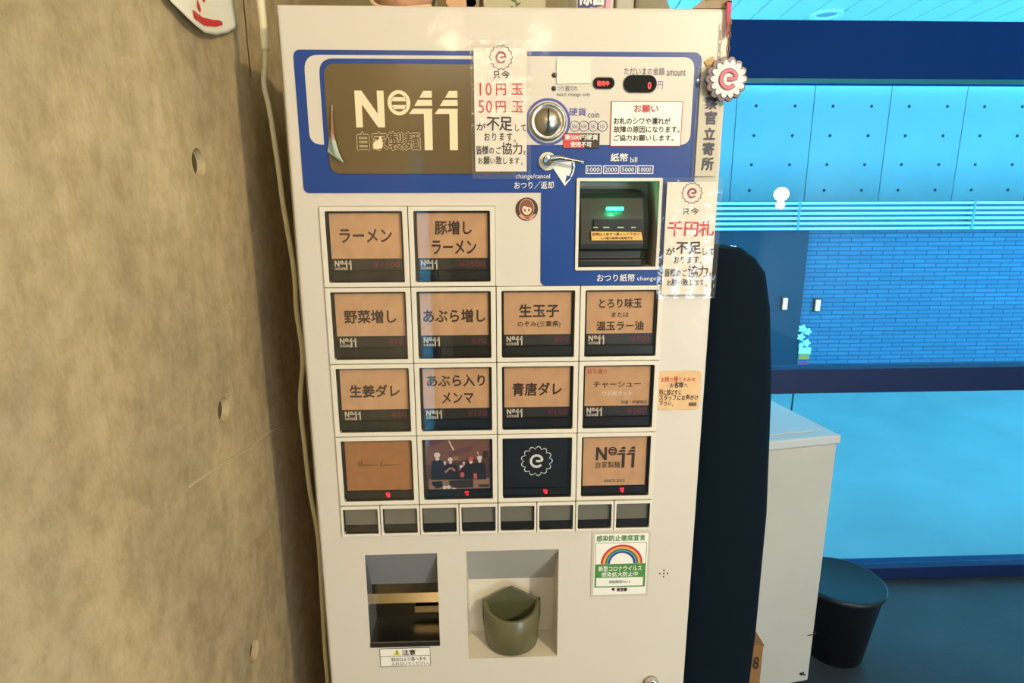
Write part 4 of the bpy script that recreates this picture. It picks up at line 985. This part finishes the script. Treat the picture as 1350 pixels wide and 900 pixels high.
for k in range(160):
    x = rr.uniform(mx0, mx1); y = rr.uniform(.025, .05); h = .003+.007*math.sin(PI*(x-mx0)/(mx1-mx0))*rr.uniform(.6, 1)
    a = rr.uniform(0, PI); dx, dy = .0012*math.cos(a), .0012*math.sin(a)
    v = [bm.verts.new(p) for p in ((x-dx, y-dy, TZ-.0005), (x+dx, y+dy, TZ-.0005), (x+rr.uniform(-.002, .002), y, TZ+h), (x-dy, y+dx, TZ-.0005))]
    bm.faces.new(v[:3]); bm.faces.new((v[0], v[2], v[3]))
obj_flat('moss', bm, mat('moss_green', (110, 122, 40), .9), t)['kind'] = 'stuff'
t_ = tag(obj('smooth_grey_pebble', (lambda b: (bmesh.ops.create_icosphere(b, subdivisions=3, radius=1, matrix=Matrix.Translation((base(888, .035), .04, TZ+.005)) @ Matrix.Diagonal((.0075, .008, .0055, 1))), b)[1])(bmesh.new()), mat('pebble', (120, 122, 116), .5, var=.2, vs=80), smooth=True), 'small smooth grey pebble at the right of the moss tuft', 'stone')
# flat pouch at the corner with its pink strap
x0, x1 = F(906, 18, .02)[0], F(961, 18, .005)[0]
t = thing('flat_corner_pouch', ((x0+x1)/2, .03, TZ), 'flat beige pouch lying on the right corner of the machine top', 'pouch')
bm = bmesh.new()
prism(bm, rounded([(x0, TZ+.0005), (x0+.010, TZ+.0085), (x0+.018, TZ+.0105), (x1-.003, TZ+.0105), (x1+.001, TZ+.0075), (x1+.001, TZ+.0005)], .002), .002, .06)
obj('pouch_body', bm, mat('pouch_beige', (168, 148, 120), .7, var=.15, vs=50, bump=.2), t, bevel=.002)
bm = bmesh.new(); tube(bm, [(x0+.013, .001, TZ+.0088), (x0+.02, .0, TZ+.0100), (x1-.004, .0, TZ+.0100)], .0008, 6); obj('zip', bm, mat('zip_brown', (104, 86, 60), .6), t)
xs = F(959, 30, -.004)[0]
obj('strap', P(rounded([(xs-.0025, TZ+.006), (xs+.0030, TZ+.006), (xs+.0025, TZ-.028), (xs-.0005, TZ-.030)], .001), -.0055, -.0040), mat('strap_pink', (190, 44, 90), .5), t, label='pink strap')
obj('strap_top', B(xs-.0025, xs+.0030, -.0055, .004, TZ+.0045, TZ+.006), mat('strap_pink'), t)

# ================================================================ cable beside the machine, poster on the wall
cp = [(343, -8), (343, 0), (350, 67), (348, 110), (355, 143), (365, 207), (373, 267), (378, 297), (388, 360), (391, 410), (399, 470), (396, 530), (402, 590), (409, 650), (419, 705), (424, 780), (428, 850), (433, 910)]
pts = [at(a, b, 1, .055) for a, b in cp]; pts = [Vector((pts[0].x, .055, 1.95)), Vector((pts[0].x-.004, .055, 1.78))]+pts+[Vector((-.05, .06, .4)), Vector((-.06, .10, .02))]
t = thing('power_cable', (-.06, .10, 0), 'pale grey power cable hanging in the gap between wall and machine', 'cable')
bm = bmesh.new(); tube(bm, spline(pts, 5), .0030, 10); obj('cord', bm, mat('cable_sheath', (196, 186, 150), .5), t, smooth=True)
bm = bmesh.new(); tube(bm, spline(pts[:3]+[at(347, 30, 1, .055), at(350, 66, 1, .055)], 6), .0044, 10); obj('cable_sleeve', bm, mat('sleeve_cream', (222, 212, 180), .5), t, smooth=True)
bm = bmesh.new(); box(bm, XW-.001, pts[0].x+.008, .047, .063, 1.935, 1.955); obj('wall_clip', bm, wprint, t)

t = thing('curled_poster', (-.117, .03, 1.62), 'white poster with a red stripe curling off the concrete wall', 'poster')
nb_, nv = 16, 14; bm = bmesh.new(); V = []
def zb_(y): # lower hem of the sheet
    K = [(-.10, 1.610), (-.06, 1.592), (-.023, 1.583), (.008, 1.582), (.045, 1.589), (.08, 1.600), (.115, 1.6160)]
    for (a, za_), (b, zb2) in zip(K, K[1:]):
        if y <= b: return za_+(zb2-za_)*(y-a)/(b-a)
    return K[-1][1]
def ppt(u, v, off=0):
    yb = -.10+.215*u; yt_ = -.13+.215*u
    y = yb+(yt_-yb)*v; z = zb_(yb)*(1-v)+1.86*v
    curl = (1-v)**3*(.003+.006*max(0, 1-abs(u-.35)/.4))
    return (XW+.003+curl+off, y, z)
V = [[bm.verts.new(ppt(i/nb_, (j/nv)**1.6)) for i in range(nb_+1)] for j in range(nv+1)]
for j in range(nv):
    for i in range(nb_): bm.faces.new((V[j][i], V[j][i+1], V[j+1][i+1], V[j+1][i]))
o = obj('sheet', bm, mat('poster_paper', (255, 250, 228), .6), t, smooth=True); o.modifiers.new('t', 'SOLIDIFY').thickness = .0004
def pstrip(name, pts, m, w=3):
    bm = bmesh.new(); prev = None
    for u, v0, v1 in pts:
        cur = [bm.verts.new(ppt(u, v0+(v1-v0)*k/w, .0012)) for k in range(w+1)]
        if prev:
            for k in range(w): bm.faces.new((prev[k], cur[k], cur[k+1], prev[k+1]))
        prev = cur
    obj(name, bm, m, t)
pr = mat('poster_red', (216, 60, 56), .6)
pstrip('red_stripe', [(.38+.02*k, .022+.0006*k, .052+.0002*k-.0006*max(0, k-16)**2) for k in range(21)], pr)
pstrip('pale_mark', [(.41+.012*k, .028, .046) for k in range(4)], mat('poster_pale_red', (240, 150, 130), .6)); pstrip('red_mark', [(.46, .075, .085), (.48, .065, .11), (.50, .075, .09)], pr); pstrip('red_mark', [(.55, .115, .13), (.57, .11, .16), (.59, .12, .13)], pr)

# ================================================================ right of the machine
def loft(name, levels, m, parent, n=28, wob=0.0):
    """levels: z, x0, x1, y0, y1; rounded sections"""
    bm = bmesh.new(); prev = None
    for li, (z, x0, x1, y0, y1) in enumerate(levels):
        cx, cy, rx, ry = (x0+x1)/2, (y0+y1)/2, (x1-x0)/2, (y1-y0)/2; cur = []
        for k in range(n):
            a = 2*PI*k/n; c, s = math.cos(a), math.sin(a); e_ = .55
            w = 1+wob*math.sin(5*a+z*2.0)
            cur.append(bm.verts.new((cx+rx*w*math.copysign(abs(c)**e_, c), cy+ry*w*math.copysign(abs(s)**e_, s), z)))
        if prev:
            for k in range(n): bm.faces.new((prev[k], prev[(k+1) % n], cur[(k+1) % n], cur[k]))
        else: bm.faces.new(cur)
        prev = cur
    bm.faces.new(prev); return obj(name, bm, m, parent, smooth=True)
t = thing('black_cloth_cover', (.56, .2, 0), 'tall black cloth cover hanging full height against the right side of the machine', 'cover')
cm_ = mat('black_cloth', (0, 16, 28), .85, spec=.15, bump=.12, bs=30)
lv_ = [(0, .66), (.40, .655), (.539, .650), (.651, .651), (.72, .648), (.752, .651), (.848, .659), (.933, .660), (1.03, .655), (1.147, .642), (1.247, .628), (1.30, .618), (1.325, .606), (1.338, .585)]
loft('rear_fold', [(z, .475, x-.022-.022*max(0, 1-z/.8), .14, .31 if z < 1.33 else .29) for z, x in lv_], cm_, t, wob=.01)
lv2 = [(0, .63), (.5, .632), (.75, .632), (.95, .629), (1.15, .617), (1.26, .604), (1.310, .592), (1.330, .575), (1.343, .545)]
loft('front_fold', [(z, .472, x-.022-.024*max(0, 1-z/.8), .07, .22) for z, x in lv2], cm_, t, wob=.012)
bm = bmesh.new(); tube(bm, spline([(x-.0215-.024*max(0, 1-z/.8), .150, z) for z, x in lv2[1:-2]], 4), .0022, 6); obj('hem', bm, mat('cloth_hem', (2, 26, 42), .8, spec=.15), t, smooth=True)

# white cabinet with a lid, turned a little
CW, CD, CH = .50, .40, .80
fr = Vector((1.119, .772, 0)); ang = math.radians(10)
t = thing('white_cabinet', tuple(fr), 'white cabinet with a flat lid standing by the shop window', 'cabinet')
cabm = mat('cabinet_white', (206, 206, 196), .5, var=.06, vs=3, bump=.03)
obj('cabinet_body', B(fr.x-CW, fr.x, fr.y, fr.y+CD, .03, CH-.028), cabm, t, bevel=.003)
obj('lid', B(fr.x-CW-.004, fr.x+.006, fr.y-.006, fr.y+CD+.004, CH-.026, CH), mat('lid_white', (214, 220, 222), .16, coat=.5), t, bevel=.005, seg=3)
obj('lid_panel', B(fr.x-CW+.03, fr.x-.03, fr.y+.03, fr.y+CD-.05, CH, CH+.003), mat('lid_white'), t, bevel=.002)
bm = bmesh.new(); prism(bm, rrect(fr.x-.26, fr.x-.16, 0, .02, .009, 6), 0, .001)
for v in bm.verts: v.co = Vector((v.co.x, fr.y+.13+v.co.z, CH+.003+v.co.y))
obj('handle_recess', bm, mat('lid_shadow', (120, 126, 128), .5), t)
obj('plinth', B(fr.x-CW+.01, fr.x-.01, fr.y+.012, fr.y+CD-.01, 0, .03), black, t)
sc = mat('scuff_black', (40, 36, 32), .8)
for (a, b, w, h) in ((1070, 836, .030, .004), (1074, 833, .012, .003), (1056, 886, .016, .012), (1060, 888, .008, .006), (1050, 899, .018, .005), (1068, 876, .006, .004)):
    q = at(a, b, 1, fr.y); x = fr.x-(fr.x-q.x)/math.cos(ang)
    obj('scuff', P(rounded([(x-w/2, q.z-h*.3), (x, q.z-h*.6), (x+w/2, q.z-h/3), (x+w*.4, q.z+h/2), (x-w*.1, q.z+h*.2), (x-w*.45, q.z+h*.4)], h*.2, 3), fr.y-.0006, fr.y+.0002), sc, t)
t.rotation_euler.z = ang
# black bin
q = (1.285, .93)
t = thing('black_waste_bin', (q[0], q[1], 0), 'round black waste bin on the floor right of the white cabinet', 'bin')
bm = bmesh.new(); lathe(bm, [(.085, 0), (.118, .235), (.123, .24), (.123, .25), (.114, .25), (.108, .23), (.08, .01)], (q[0], q[1], 0), 'z', 40); obj('bin_body', bm, mat('bin_black', (18, 22, 28), .4), t, smooth=True)
bm = bmesh.new(); lathe(bm, [(.124, .237), (.1265, .241), (.1265, .251), (.1215, .2535), (.116, .251)], (q[0], q[1], 0), 'z', 40); obj('rim', bm, mat('bin_rim', (30, 38, 46), .35), t, smooth=True)
# carton
t = thing('cardboard_carton', (.745, .5, 0), 'brown cardboard carton on the floor between black cover and white cabinet', 'carton')
cdm = mat('cardboard', (150, 108, 62), .85, var=.1, vs=30)
obj('carton_body', B(.55, .800, .44, .66, 0, .432), cdm, t, bevel=.001)
obj('flap', B(.55, .800, .437, .546, .432, .436), cdm, t); obj('flap', B(.55, .800, .552, .662, .432, .436), cdm, t)
bm = bmesh.new(); put_text(bm, '8', .779, .405, .793, .372, .4385, .04); put_text(bm, '0', .760, .405, .776, .372, .4385, .04); obj_flat('lettering', bm, mat('carton_ink', (60, 40, 26), .8), t)
